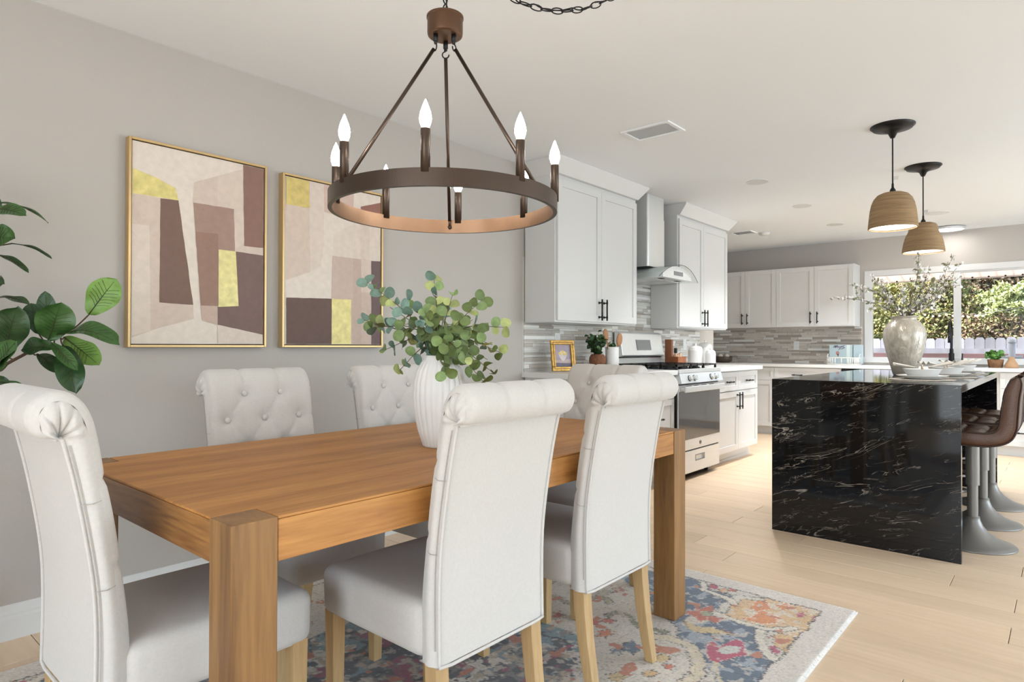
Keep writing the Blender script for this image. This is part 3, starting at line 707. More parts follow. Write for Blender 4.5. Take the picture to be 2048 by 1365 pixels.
# ================================================================== CHANDELIER
CD = 2.1; CC = at(889, 395, d=CD); cX, cY = CC.x, CC.y
def make_chandelier():
    zb = 1.566; R, bh, bt = .371, .050, .013
    t = thing('chandelier', 'bronze ring chandelier with eight lit candle bulbs above the table', 'chandelier', (cX, cY, zb))
    ring = MB(); ring.cur = 0
    n = 96
    def cyl(r, flip):
        ring.grid(lambda a, b: (r*math.cos(2*PI*a), r*math.sin(2*PI*a), b*bh), n, 1, flip)
    cyl(R, False); ring.cur = 1; cyl(R-bt, True); ring.cur = 0
    for z, fl_ in ((0, True), (bh, False)): ring.grid(lambda a, b: ((R-bt*b)*math.cos(2*PI*a), (R-bt*b)*math.sin(2*PI*a), z), n, 1, not fl_)
    autosmooth(ring.build('ring', [M_brz, M_brzin], t, fix=True))
    toc = Vector((-cX, -cY, 0)).normalized(); a0 = math.atan2(toc.y, toc.x)
    sgn = 1  # photo right of centre = counter-clockwise seen from above here
    sl = MB().lathe([(.0135, 0), (.0135, .118), (.012, .121)], 16).mesh('candle_sleeve', M_brz, True)
    bl = MB().lathe([(.007, 0), (.0115, .006), (.0165, .020), (.0172, .030), (.0145, .046), (.009, .062), (.0035, .076), (.0008, .082)], 16).mesh('bulb', M_bulb, True)
    for k in range(8):
        a = a0+math.radians(-8.3+45*k); x, y = (R-.008)*math.cos(a), (R-.008)*math.sin(a)
        o = link('candle_sleeve', sl, t); o.location = (x, y, bh-.012); b = link('bulb', bl, o); b.location = (0, 0, .119)
    zh = 2.152-zb
    autosmooth(MB().lathe([(.001, 0), (.050, 0), (.0565, .004), (.0585, .012), (.0585, .058), (.061, .060), (.061, .066), (.001, .068)], 40, (0, 0, zh)).build('hub', mat('dark_copper_hub', (.13, .07, .04), .4, .7), t), 30)
    for k in range(3):
        a = a0+math.radians(176.7+120*k); p0 = Vector((.034*math.cos(a), .034*math.sin(a), zh-.035)); p1 = Vector(((R-bt-.004)*math.cos(a), (R-bt-.004)*math.sin(a), .022))
        d = (p1-p0).normalized(); q0 = p0+d*.014-Vector((0, 0, .004))
        rod = MB().tube([q0, p1-d*.025], .0062, 10); rod.tube([p1-d*.03, p1+Vector((0, 0, -.006))], .0045, 8); rod.ball(p1, .008, 8, 6); rd = rod.build('rod', M_brz, t, smooth=True)
        hk = MB().tube([p0+Vector((0, 0, .036)), p0+Vector((0, 0, .012))], .008, 10).tube([p0+Vector((0, 0, .018)), p0+Vector((0, 0, .004))], .0055, 8)
        e = Vector((math.cos(a+PI/2), math.sin(a+PI/2), 0))
        hk.tube([p0+Vector((0, 0, .006))+(e*math.sin(w)*.011)+Vector((0, 0, -.011+.011*math.cos(w)))+d*.004 for w in [v*.3 for v in range(0, 17)]], .0022, 6)
        hk.build('hook', M_black, t, smooth=True)
    # chain and cord: from the hub up to the ceiling hook, then swagged across to the junction box
    link_me = MB().tube([(.0105*math.cos(w), 0, .0235*math.sin(w)) for w in [2*PI*k/18 for k in range(18)]], .0022, 6, closed=True).mesh('chain_link', M_black, True)
    ch = MB(); top = Vector((0, 0, HC-zb)); start = Vector((0, 0, zh+.085))
    toc2 = Vector((c_, s_, 0)); end = at(1255, 100, d=2.36); end = Vector((end.x-cX, end.y-cY, HC-zb-.02))
    path = [start.lerp(top, k/8) for k in range(9)]
    nsw = 34; low = at(1068, 17, d=2.23).z-zb
    sw = []
    for k in range(nsw+1):
        f = k/nsw; p = top.lerp(end, f); p.z = (HC-zb-.02)-(HC-zb-.02-low)*4*f*(1-f); sw.append(p)
    lk = 0
    for pth in (path, sw):
        for i, p in enumerate(catmull(pth, max(2, int(sum((pth[k+1]-pth[k]).length for k in range(len(pth)-1))/.037)))):
            cur = pth; j = min(range(len(pth)), key=lambda q: (pth[q]-p).length); d = (pth[min(j+1, len(pth)-1)]-pth[max(j-1, 0)]).normalized()
            q = d.to_track_quat('Z', 'Y'); o = link('chain_link', link_me, t); o.location = p; o.rotation_mode = 'QUATERNION'
            from mathutils import Quaternion
            o.rotation_quaternion = q @ Quaternion((0, 0, 1), (PI/2 if i % 2 else .15)); lk += 1
    cord = [p+Vector((.006*math.sin(i*1.7), .006*math.cos(i*1.7), .004+.005*math.sin(i*1.1))) for i, p in enumerate(path+sw[1:])]
    MB().tube(catmull(cord, 120), .0026, 6).build('cord', M_black, t, smooth=True)
    MB().tube([top+Vector((0, 0, -.0)), top+Vector((0, 0, -.03))], .004, 8).build('ceiling_hook', M_black, t)
    MB().lathe([(.001, 0), (.05, 0), (.06, -.012), (.06, -.02), (.015, -.03), (.001, -.03)][::-1], 24, end+Vector((0, 0, .02))).build('canopy', M_brz, t, smooth=True)
make_chandelier()

# ================================================================== TABLE VASE WITH EUCALYPTUS
VB = at(878, 893, Z=TZ)
def make_vase():
    prof = [(.001, 0), (.050, 0), (.056, .006), (.072, .06), (.084, .12), (.0895, .175), (.087, .22), (.077, .262), (.062, .288), (.052, .300), (.050, .312), (.046, .314), (.044, .300), (.06, .25), (.07, .15), (.05, .02), (.001, .015)]
    def rib(t, z):
        return 1+(.062*min(1, (z-.005)/.03, (.300-z)/.02)*(abs(math.sin(t*12+.5*math.sin(z*9)))**.75-.6) if .005 < z < .300 else 0)
    o = MB().lathe(prof, 240, (0, 0, 0), lambda t, z: rib(t, z)).build('vase', mat('matte_white_vase', (.80, .775, .745), .65, vary=(7, .03), bump=(60, .05)), None, smooth=True)
    o.location = VB; tag(o, 'tall white ribbed ceramic vase standing on the dining table', 'vase')
make_vase()
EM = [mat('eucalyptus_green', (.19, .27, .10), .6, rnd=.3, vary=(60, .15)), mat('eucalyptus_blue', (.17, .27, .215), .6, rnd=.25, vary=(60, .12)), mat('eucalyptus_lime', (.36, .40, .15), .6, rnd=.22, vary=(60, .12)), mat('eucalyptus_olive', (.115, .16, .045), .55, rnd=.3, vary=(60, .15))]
M_stem = mat('green_brown_stem', (.13, .10, .045), .7, vary=(40, .2))
def round_leaf(r, cup, mt):
    mb = MB(); ring = 14; vs = [(r, 0, 0)]
    vs = [(r*1.02, 0, -cup*.4)]
    for k in range(ring):
        a = 2*PI*k/ring; x = r+r*math.cos(a)*1.06; y = r*math.sin(a)*.95; vs.append((x, y, cup*abs(math.sin(a))*.8-cup*.5*(x/r-1)**2))
    return mb.add(vs, [(0, 1+k, 1+(k+1) % ring) for k in range(ring)]).mesh('leaf', mt, True)
LEAF = [[round_leaf(r, r*cu, m) for r, cu in ((.0200, .25), (.0178, .4), (.0140, .3))] for m in EM]
def orient(o, pos, d, nrm):
    x = Vector(d).normalized(); z = Vector(nrm)-x*Vector(nrm).dot(x); z = z.normalized() if z.length > 1e-4 else x.orthogonal().normalized(); y = z.cross(x)
    m = Matrix((x, y, z)).transposed().to_4x4(); m.translation = Vector(pos); o.matrix_local = m
def make_eucalyptus():
    mouth = Vector((VB.x, VB.y, VB.z+.305)); t = thing('eucalyptus_bouquet', 'bushy faux eucalyptus stems with round green leaves in the white vase', 'plant', mouth)
    rg = random.Random(21); view = Vector((-mouth.x, -mouth.y, 0)).normalized()
    # stem tips in the photo: pixel and depth offset
    tips = [(892, 750, -.18), (968, 765, -.10), (985, 745, -.04), (1000, 705, .04), (735, 565, 0), (728, 640, .03), (745, 655, -.03), (868, 560, .05), (905, 590, -.05), (965, 600, .03), (1008, 655, -.02), (770, 700, -.06), (800, 740, -.08), (850, 625, -.12), (920, 640, -.14), (960, 665, -.10), (800, 660, -.10), (880, 690, -.16), (930, 720, -.15), (820, 600, .08), (890, 615, .12), (945, 640, .13), (985, 690, .10), (790, 650, .12), (850, 660, .17), (915, 680, .16), (875, 650, -.06), (835, 690, -.13), (940, 690, -.05), (905, 650, .02), (840, 640, .02), (975, 720, .02), (780, 615, .04)]
    cnt = 0
    for px, py, dd in tips:
        tip = at(px, py, d=2.235+dd)-mouth; base = Vector((rg.uniform(-.02, .02), rg.uniform(-.02, .02), -.06)); mid = tip*.45+Vector((0, 0, .055 if tip.z < .12 else .02)); mid.x *= .85; mid.y *= .85
        pts = catmull([base, Vector((base.x*.6, base.y*.6, .0)), mid, tip], 14); st = MB().tube(pts, [.0022]*4+[.0017]*6+[.0011]*4, 5).build('stem', M_stem, t, smooth=True)
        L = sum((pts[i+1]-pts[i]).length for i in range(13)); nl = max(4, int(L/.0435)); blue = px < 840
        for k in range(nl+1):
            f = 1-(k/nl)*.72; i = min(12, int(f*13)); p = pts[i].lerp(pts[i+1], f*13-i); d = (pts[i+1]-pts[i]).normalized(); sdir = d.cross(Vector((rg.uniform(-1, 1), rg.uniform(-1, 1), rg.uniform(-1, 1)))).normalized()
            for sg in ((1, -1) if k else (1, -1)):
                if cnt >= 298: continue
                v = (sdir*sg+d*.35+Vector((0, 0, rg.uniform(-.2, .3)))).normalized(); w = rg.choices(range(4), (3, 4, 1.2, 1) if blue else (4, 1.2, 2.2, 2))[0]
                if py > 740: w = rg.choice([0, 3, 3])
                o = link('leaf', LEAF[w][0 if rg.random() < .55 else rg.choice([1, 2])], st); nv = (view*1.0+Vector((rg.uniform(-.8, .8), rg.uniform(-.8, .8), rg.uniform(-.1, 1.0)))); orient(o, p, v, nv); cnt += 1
make_eucalyptus()

# ================================================================== FIDDLE LEAF FIG
FM = [mat('fig_leaf_deep', (.020, .060, .014), .36, vary=(30, .25), bump=(40, .2)), mat('fig_leaf_mid', (.040, .105, .022), .38, vary=(30, .2), bump=(40, .2)), mat('fig_leaf_bright', (.16, .30, .055), .45, vary=(30, .12), bump=(40, .15))]
M_vein = mat('fig_vein', (.045, .05, .02), .6, vary=(30, .1)); M_bark = mat('fig_bark', (.10, .06, .035), .85, bump=(60, .5), vary=(30, .2))
def make_fig():
    base = Vector((-2.925, .24, 0))
    t = thing('fiddle_leaf_fig', 'fiddle leaf fig with large glossy leaves in the corner by the wall', 'plant', base)
    MB().lathe([(.001, 0), (.085, 0), (.11, .26), (.118, .28), (.106, .28), (.098, .24), (.001, .24)], 32).build('pot', mat('grey_pot', (.35, .33, .31), .7, vary=(8, .1)), t, smooth=True)
    trunk = [Vector((0, 0, .23)), at(-110, 1010, d=2.25)-base, at(-95, 760, d=2.22)-base, at(-85, 560, d=2.2)-base, at(-80, 370, d=2.2)-base]; tk = catmull(trunk, 30)
    MB().tube(catmull(trunk, 16), .013, 8).build('trunk', M_bark, t, smooth=True)
    def leaf(b, e, wpx, mi, d0, d1, nh, curl=.12, fold=.25, name='leaf', seed=0):
        """b,e crop pixels of leaf base and tip; width in crop px; depths; normal hint; curl along, fold across"""
        P0 = at(b[0]/3.33, 390+b[1]/3.33, d=d0)-base; P1 = at(e[0]/3.33, 390+e[1]/3.33, d=d1)-base; ax = P1-P0; L = ax.length; x = ax.normalized()
        n = Vector(nh); n = (n-x*n.dot(x)).normalized(); y = n.cross(x); W = 1.25*wpx/3.33/FPX*(d0+d1)/2; rg = random.Random(seed)
        ph = rg.uniform(0, 6)
        def prof(u): return (math.sin(PI*min(1, u**.85))**.65)*(.55+.55*u-.18*math.sin(PI*u*1.0)*(1-u))*(1.02)
        def fn(u, v):
            w = (v*2-1); hw = W*.5*prof(u); wav = .05*W*math.sin(u*11+ph+w*1.5)*abs(w)
            return P0+x*(L*u)+y*(hw*w)+n*(fold*hw*abs(w)**1.3+curl*L*math.sin(PI*u)+wav)
        o = MB().grid(fn, 16, 10).build(name, FM[mi], t, smooth=True)
        vn = MB().tube([fn(u/12, .5)+n*.0008 for u in range(0, 12)], [.0022*(1-u/14) for u in range(12)], 5)
        for k in range(3, 9):
            for v in (0.12, .88): vn.tube([fn(k/12, .5)+n*.0008, fn(min(1, k/12+.09), .5+(v-.5)*.5)+n*.0008, fn(min(1, k/12+.15), v)+n*.0006], .0007, 4)
        vn.build('vein', M_vein, o, smooth=True); return P0
    V = Vector((.85, -.2, .25)); U = Vector((.4, -.3, 1)); q = [
        ((-90, 60), (322, 188), 62, 1, 2.2, 2.15, (.15, .1, 1), .10, .2), ((-60, 90), (175, 135), 120, 1, 2.15, 2.12, (.7, -.3, .5), .05, .2), ((-120, 280), (98, 290), 175, 1, 2.2, 2.2, V, .05, .2),
        ((75, 325), (345, 425), 50, 0, 2.25, 2.2, (.2, -.1, 1), .06, .3), ((-40, 395), (192, 518), 60, 0, 2.2, 2.12, (.3, -.2, 1), .06, .3), ((-80, 610), (28, 595), 130, 0, 2.25, 2.2, V, .05, .2),
        ((-30, 690), (195, 735), 85, 0, 2.25, 2.2, (.35, -.2, 1), .08, .2), ((30, 1035), (115, 745), 225, 0, 2.2, 2.14, V, .04, .12), ((-60, 1150), (112, 1000), 190, 1, 2.12, 2.08, (.7, -.4, .6), .05, .2), ((-30, 1180), (110, 975), 150, 1, 2.1, 2.08, (.7, -.4, .6), .05, .2),
        ((262, 930), (205, 722), 140, 0, 2.3, 2.3, V, .06, .15), ((325, 965), (300, 640), 120, 0, 2.28, 2.26, V, .05, .3), ((320, 968), (405, 715), 235, 1, 2.24, 2.2, (.9, -.1, .1), .06, .22), ((385, 945), (795, 992), 190, 1, 2.26, 2.2, (.45, -.25, .9), .14, .25),
        ((590, 800), (775, 560), 205, 2, 2.32, 2.34, V, .05, .1), ((425, 950), (660, 1135), 165, 2, 2.32, 2.3, V, .05, .1), ((365, 1010), (140, 1035), 150, 0, 2.22, 2.18, (.7, -.4, .7), .10, .2), ((250, 1060), (420, 1180), 105, 0, 2.3, 2.28, V, .05, .15),
        ((340, 985), (520, 1170), 85, 1, 2.22, 2.16, (.4, -.5, .6), .06, .3), ((420, 1000), (505, 1325), 170, 0, 2.26, 2.2, (.9, -.2, .0), .10, .25), ((-60, 1240), (180, 1318), 80, 1, 2.15, 2.1, U, .06, .2), ((-60, 1200), (60, 1300), 90, 0, 2.2, 2.2, V, .04, .2),
        ((-150, 200), (-60, -40), 190, 1, 2.2, 2.2, V, .05, .2), ((-220, 500), (-60, 420), 200, 0, 2.2, 2.2, V, .05, .2), ((-260, 900), (-120, 780), 200, 1, 2.2, 2.2, V, .05, .2), ((-260, 200), (-420, 100), 200, 1, 2.2, 2.2, V, .05, .2), ((-260, 700), (-430, 650), 200, 0, 2.2, 2.2, V, .05, .2), ((-230, 20), (-250, -180), 200, 1, 2.2, 2.2, V, .05, .2)]
    starts = [leaf(*a, seed=i) for i, a in enumerate(q)]
    J = lambda x, y, d: at(x/3.33, 390+y/3.33, d=d)-base
    br = catmull([tk[14], J(-60, 1200, 2.2), J(40, 1130, 2.2), J(150, 1070, 2.22), J(260, 1010, 2.24), J(340, 965, 2.26), J(400, 940, 2.27)], 24)
    MB().tube(br, .0055, 6).build('branch', M_bark, t, smooth=True); nodes = br+tk[12:]; top_of_branch = max(q.z for q in br)
    pt = MB()
    for p in starts:
        b = min(br, key=lambda w: (w-p).length); b = b if (b-p).length < .14 else min(tk[12:], key=lambda w: (w-p).length)
        if (b-p).length > .012: pt.tube(catmull([b, b.lerp(p, .5)+Vector((0, 0, -.01)), p], 6), .0026, 5)
    pt.build('petiole', M_bark, t, smooth=True)
make_fig()

# ================================================================== KITCHEN CABINETS
# built facing local -y with the back at y=0; rz=90deg turns the front towards +X (range wall)
def shaker(mb, x0, x1, z0, z1, y, th=.02, st=.055, rec=.009):
    """door or drawer front: raised stiles and rails round a recessed panel; front face at y-th"""
    yf = y-th; yr = yf+rec
    xs = (x0, x0+st, x1-st, x1); zs = (z0, z0+st, z1-st, z1)
    mb.box((x0, yf, z0), (xs[1], y, z1)); mb.box((xs[2], yf, z0), (x1, y, z1)); mb.box((xs[1], yf, z0), (xs[2], y, zs[1])); mb.box((xs[1], yf, zs[2]), (xs[2], y, z1)); mb.box((xs[1], yr, zs[1]), (xs[2], y, zs[2]))
    return mb
def pull_mesh(L, vertical=True):
    mb = MB(); h = L/2; yo = -.030
    A = (lambda s, y: (0, y, s)) if vertical else (lambda s, y: (s, y, 0))
    mb.tube([A(-h, yo), A(h, yo)], .0062, 10)
    for s in (-h*.68, h*.68): mb.tube([A(s, 0), A(s, -.006)], .0095, 10); mb.tube([A(s, -.006), A(s, yo)], .0048, 8); mb.tube([A(s-.009, yo), A(s+.009, yo)], .0078, 10)
    return mb.mesh('handle', M_black, True)
PULL = {('v', .165): pull_mesh(.165), ('v', .15): pull_mesh(.15), ('h', .13): pull_mesh(.13, False)}
def cabinet(label, loc, rz, w, d, z0, z1, fronts, toe=0, crown=None, group=None, end=None, name='base_cabinet', door_gap=.0015):
    ow = .0115; t = thing(name, label, 'cabinet', (loc[0]+(ow if rz else 0), loc[1]-(0 if rz else ow), z0), rz, group); d = d-ow; h = z1-z0; fd = d-.02
    b = MB(); b.box((0, -fd, toe), (w, 0, h))
    if toe: b.box((0, -fd+.075, 0), (w, 0, toe))
    b.build('body', M_cab, t, bevel=.0015)
    if toe: box('toe_kick', (0, -fd+.067, 0), (w, -fd+.075, .03), M_cab, t)
    for (kind, x0, x1, a, c, hx, hz, hl) in fronts:
        f = shaker(MB(), x0+door_gap, x1-door_gap, a-z0+door_gap, c-z0-door_gap, -fd, st=.055 if kind == 'door' else min(.05, (c-a)*.27)).build(kind, M_cab, t, bevel=.0012)
        if hl: o = link('handle', PULL[(hl[0], hl[1])], f); o.location = (hx, -fd-.02, hz-z0)
    if crown:
        (cz0, cz1, out, ends) = crown; p0, p1 = cz0-z0, cz1-z0; m = MB(); e0 = out if ends[0] else 0; e1 = out if ends[1] else 0
        a = [(0, 0), (0, -d), (w, -d), (w, 0)]; bb = [(-e0, 0), (-e0, -d-out), (w+e1, -d-out), (w+e1, 0)]
        lv = [(a, 0, 0), (a, .012, .008), (bb, .88, 0), (bb, 1., .0)]; rows = []
        for pts, f, ex in lv: rows.append([(x, yy-(ex if k in (1, 2) else 0), p0+(p1-p0)*f) for k, (x, yy) in enumerate(pts)])
        vs = [v for r_ in rows for v in r_]; fs = []
        for i in range(3): fs += [(i*4+k, i*4+k+1, i*4+5+k, i*4+4+k) for k in range(3)]
        fs += [(0, 1, 2, 3)[::-1], (12, 13, 14, 15), (0, 3, 15, 12)]
        m.add(vs, fs).build('crown', M_trim, t, fix=True)
    return t
UZ0, UZ1 = 1.304, 2.375
UD = .31+.0
L1, L2 = 3.645, 4.782; mid = 4.225
cabinet('tall white upper cabinet left of the range hood, above the gilt picture frame', (DW, L1), PI/2, L2-L1, .31, UZ0, UZ1,
        [('door', .012, mid-L1, UZ0+.012, UZ1-.03, mid-L1-.035, 1.412, ('v', .165)), ('door', mid-L1, L2-L1-.012, UZ0+.012, UZ1-.03, mid-L1+.035, 1.412, ('v', .165))], crown=(UZ1, HC-.001, .072, (1, 1)), name='upper_cabinet', group='white upper cabinets')
L1, L2 = 5.553, 6.70; mid = 6.09
cabinet('tall white upper cabinet right of the range hood, above the canisters', (DW, L1), PI/2, L2-L1, .31, UZ0, UZ1,
        [('door', .012, mid-L1, UZ0+.012, UZ1-.03, mid-L1-.035, 1.412, ('v', .165)), ('door', mid-L1, L2-L1-.012, UZ0+.012, UZ1-.03, mid-L1+.035, 1.412, ('v', .165))], crown=(UZ1, HC-.001, .072, (0, 1)), name='upper_cabinet', group='white upper cabinets')
FZ0, FZ1 = 1.385, 2.157
cabinet('short white upper cabinet on the window wall, nearer the hall corner', (-3.72, YF), 0, .833, .31, FZ0, FZ1, [('door', .0, .42, FZ0+.006, FZ1-.006, .385, 1.50, ('v', .15)), ('door', .42, .833, FZ0+.006, FZ1-.006, .455, 1.50, ('v', .15))], name='upper_cabinet', group='white upper cabinets')
cabinet('short white upper cabinet on the window wall, next to the window', (-2.887, YF), 0, .931, .31, FZ0, FZ1, [('door', .0, .471, FZ0+.006, FZ1-.006, .43, 1.50, ('v', .15)), ('door', .471, .925, FZ0+.006, FZ1-.006, .512, 1.50, ('v', .15))], name='upper_cabinet', group='white upper cabinets')
CT = .935                                   # range-side worktop height
BD = .63
def base(label, y0, y1, rows, **k): return cabinet(label, (DW, y0), PI/2, y1-y0, BD, 0, CT-.04, rows, toe=.115, group='white base cabinets', **k)
w = .59
base('white base cabinet at the end of the range run, behind the dining chairs', 3.645, 4.235, [('drawer', .0, w, .70, .885, w/2, .79, ('h', .13)), ('door', 0, w, .12, .70, w-.05, .61, ('v', .165))])
base('white base cabinet of drawers just left of the range', 4.235, 4.825, [('drawer', .0, w, .70, .885, w/2, .79, ('h', .13)), ('drawer', 0, w, .41, .70, w/2, .55, ('h', .13)), ('drawer', 0, w, .12, .41, w/2, .27, ('h', .13))])
w = 6.692-5.665
base('white base cabinet right of the range with two drawers over two doors', 5.665, 6.692, [('drawer', 0, w*.5, .70, .885, w*.27, .79, ('h', .13)), ('drawer', w*.5, w, .70, .885, w*.75, .79, ('h', .13)), ('door', 0, w*.5, .12, .695, w*.5-.035, .60, ('v', .165)), ('door', w*.5, w, .12, .695, w*.5+.035, .60, ('v', .165))])
FC = .908                                   # window-side worktop height
FB = .61
def fbase(label, x0, x1, rows): return cabinet(label, (x0, YF), 0, x1-x0, FB, 0, FC-.035, rows, toe=.105, group='white base cabinets')
fbase('white base cabinet of the window wall, half hidden behind the range run', -3.62, -2.812, [('drawer', .40, .808, .70, .865, .6, .79, None), ('door', .40, .808, .11, .70, .45, .6, None), ('drawer', 0, .40, .70, .865, .2, .79, None), ('door', 0, .40, .11, .70, .35, .6, None)])
fbase('white base cabinet of the window wall just left of the dishwasher', -2.812, -2.03, [('drawer', 0, .782, .70, .865, .29, .775, ('h', .13)), ('door', 0, .391, .11, .70, .35, .6, ('v', .15)), ('door', .391, .782, .11, .70, .43, .6, ('v', .15))])
fbase('white sink base cabinet below the kitchen window', -1.42, -.58, [('drawer', 0, .84, .70, .865, .42, .79, None), ('door', 0, .42, .11, .70, .38, .6, ('v', .15)), ('door', .42, .84, .11, .70, .46, .6, ('v', .15))])
fbase('white drawer base cabinet of the window wall behind the bar stools', -.58, .30, [('drawer', .06, .44, .70, .865, .25, .79, None), ('drawer', .06, .44, .41, .70, .25, .55, None), ('drawer', .06, .44, .11, .41, .255, .25, ('h', .13)), ('door', .44, .88, .11, .865, .5, .7, None)])
# worktops
def slab(name, label, a, b, m, bev=.003): return tag(box(name, a, b, m, None, bev), label, 'worktop', 'white worktops')
slab('worktop', 'white worktop left of the range holding the gilt frame and plants', (DW, 3.62, CT-.04), (-2.398, 4.826, CT), M_quartz)
slab('worktop', 'white worktop right of the range holding the white canisters', (DW, 5.664, CT-.04), (-2.398, 6.755, CT), M_quartz)
slab('worktop', 'long white worktop along the window wall with the sink', (-3.98, YF-.64, FC-.035), (3.0, YF, FC), M_quartz)
# dishwasher
dw = thing('dishwasher', 'black dishwasher under the window-side worktop', 'dishwasher', (-2.025, YF-.0115, 0))
box('body', (0, -.57, .1), (.60, 0, FC-.037), M_blackpl, dw); box('door', (.003, -.595, .11), (.597, -.571, FC-.045), M_blackpl, dw, .004); MB().tube([(.06, -.615, .80), (.54, -.615, .80)], .009, 8).build('handle', M_black, dw, smooth=True); box('toe_kick', (0, -.5, 0), (.6, -.02, .1), M_blackpl, dw)

# ================================================================== RANGE
def make_range():
    y0, y1 = 4.832, 5.658; w = y1-y0; d = .645
    t = thing('gas_range', 'stainless steel gas range with black glass oven door', 'range', (DW, y0, 0), PI/2)
    box('body', (0, -.645, .055), (w, -.025, .8145), M_blackpl, t); box('body_top', (0, -.60, .815), (w, -.025, .9045), M_blackpl, t)
    box('cooktop', (0, -.655, .905), (w, -.03, .934), M_blackpl, t, .006)
    box('front_trim', (0, -.672, .906), (w, -.656, .940), M_steelm, t, .003)
    # sloped control panel
    cp = MB().prism([(-.602, .815), (-.695, .822), (-.672, .905), (-.602, .905)], 0, w, axis=0).build('control_panel', M_steelm, t, bevel=.003, fix=True)
    kn = MB().lathe([(.021, 0), (.021, .012), (.019, .026), (.017, .030), (.001, .030)], 20).box((-.003, -.019, .026), (.003, .019, .036)).mesh('knob', M_steel, False)
    for x in (.155, .245, .40, .585, .675):
        if x == .40: continue
        o = link('knob', kn, t); o.location = (x, -.682, .862); o.rotation_euler = (math.radians(78), 0, 0)
        MB().lathe([(.026, 0), (.026, .006), (.001, .006)], 20).build('knob_ring', M_black, o)
    # oven door
    dr = box('oven_door', (.006, -.662, .255), (w-.006, -.6455, .806), M_steelm, t, .004)
    box('glass', (.008, -.6645, .345), (w-.008, -.6622, .752), M_glassdark, dr)
    hd = MB(); hd.prism([(-.712, .748), (-.720, .752), (-.720, .796), (-.712, .800), (-.704, .790), (-.704, .756)], .02, w-.02, axis=0)
    for x in (.035, w-.065): hd.box((x, -.704, .762), (x+.03, -.662, .788))
    hd.build('handle', M_steel, dr, bevel=.002)
    sv = MB()
    for a in range(4): sv.box((.14+a*.15, -.6632, .790), (.24+a*.15, -.661, .798))
    sv.build('vent_slot', M_blackpl, dr)
    lg = MB().tube([(w*.5+.016*math.cos(k*PI/10), -.6635, .300+.016*math.sin(k*PI/10)) for k in range(20)], .0022, 6, closed=True)
    lg.tube([(w*.5-.007, -.6635, .306), (w*.5-.010, -.6635, .298), (w*.5-.004, -.6635, .292), (w*.5-.001, -.6635, .300)], .0016, 5); lg.tube([(w*.5+.002, -.6635, .293), (w*.5+.003, -.6635, .307), (w*.5+.008, -.6635, .306)], .0016, 5); lg.tube([(w*.5+.002, -.6635, .299), (w*.5+.009, -.6635, .294)], .0016, 5)
    lg.build('badge', mat('badge_grey', (.18, .19, .20), .4, .6), dr)
    # drawer with recessed pull
    dx0, dx1, dz0, dz1 = w*.5-.085, w*.5+.085, .155, .195; mb = MB(); yf, yb = -.660, -.6455
    for a, b in (((.006, yf, .06), (w-.006, yb, dz0)), ((.006, yf, dz1), (w-.006, yb, .244)), ((.006, yf, dz0), (dx0, yb, dz1)), ((dx1, yf, dz0), (w-.006, yb, dz1)), ((dx0, yb-.003, dz0), (dx1, yb, dz1))): mb.box(a, b)
    dwr = mb.build('warming_drawer', M_steelm, t)
    fr = MB()
    for a, b in (((dx0-.006, yf-.002, dz0-.006), (dx1+.006, yf, dz0)), ((dx0-.006, yf-.002, dz1), (dx1+.006, yf, dz1+.006)), ((dx0-.006, yf-.002, dz0), (dx0, yf, dz1)), ((dx1, yf-.002, dz0), (dx1+.006, yf, dz1))): fr.box(a, b)
    fr.build('pull_frame', mat('badge_grey', (.18, .19, .20), .4, .6), dwr)
    for x in (.05, w-.09):
        for yy in (-.56, -.1): MB().lathe([(.016, 0), (.018, .02), (.010, .024), (.010, .056)], 12, (x+.02, yy, 0)).build('foot', M_black, t)
    # grates and burners
    for k in range(3):
        g = MB(); xa, xb = .025+k*(w-.05)/3+.004, .025+(k+1)*(w-.05)/3-.004; z = .962; r = .006
        for (p, q) in (((xa, -.63), (xb, -.63)), ((xa, -.07), (xb, -.07)), ((xa, -.63), (xa, -.07)), ((xb, -.63), (xb, -.07)), ((xa, -.35), (xb, -.35)), (((xa+xb)/2, -.63), ((xa+xb)/2, -.07)), ((xa, -.49), (xb, -.49)), ((xa, -.21), (xb, -.21))): 
            mnx, mxx, mny, mxy = min(p[0], q[0])-r, max(p[0], q[0])+r, min(p[1], q[1])-r, max(p[1], q[1])+r; g.box((mnx, mny, z), (mxx, mxy, z+.014))
        for x in (xa, xb):
            for yy in (-.63, -.35, -.07): g.box((x-.008, yy-.008, .934), (x+.008, yy+.008, z))
        g.build('grate', M_blackpl, t)
        for yy in (-.49, -.21): MB().lathe([(.045, .934), (.045, .945), (.03, .947), (.03, .956), (.001, .957)], 20, ((xa+xb)/2, yy, 0)).build('burner', M_black, t)
    # backguard with slanted front and display
    bgd = MB().prism([(-.028, .934), (-.075, .934), (-.075, 1.030), (-.118, 1.045), (-.085, 1.245), (-.06, 1.262), (-.028, 1.262)], .03, w-.03, axis=0).build('backguard', M_steel, t, bevel=.006, fix=True)
    dsp = MB(); s0 = Vector((0, -.1105, 1.095)); s1 = Vector((0, -.0945, 1.190)); nn = Vector((0, -.99, -.16))*.003
    xa, xb = w*.5-.12, w*.5+.14; dsp.add([s0+Vector((xa, 0, 0))+nn, s0+Vector((xb, 0, 0))+nn, s1+Vector((xb, 0, 0))+nn, s1+Vector((xa, 0, 0))+nn], [(0, 1, 2, 3)]); dsp.build('display', mat('display_grey', (.16, .17, .17), .15), bgd)
    box('shadow_strip', (.032, -.088, 1.024), (w-.032, -.0751, 1.034), M_blackpl, bgd)  # solid black strip put in as the shade under the overhang
make_range()

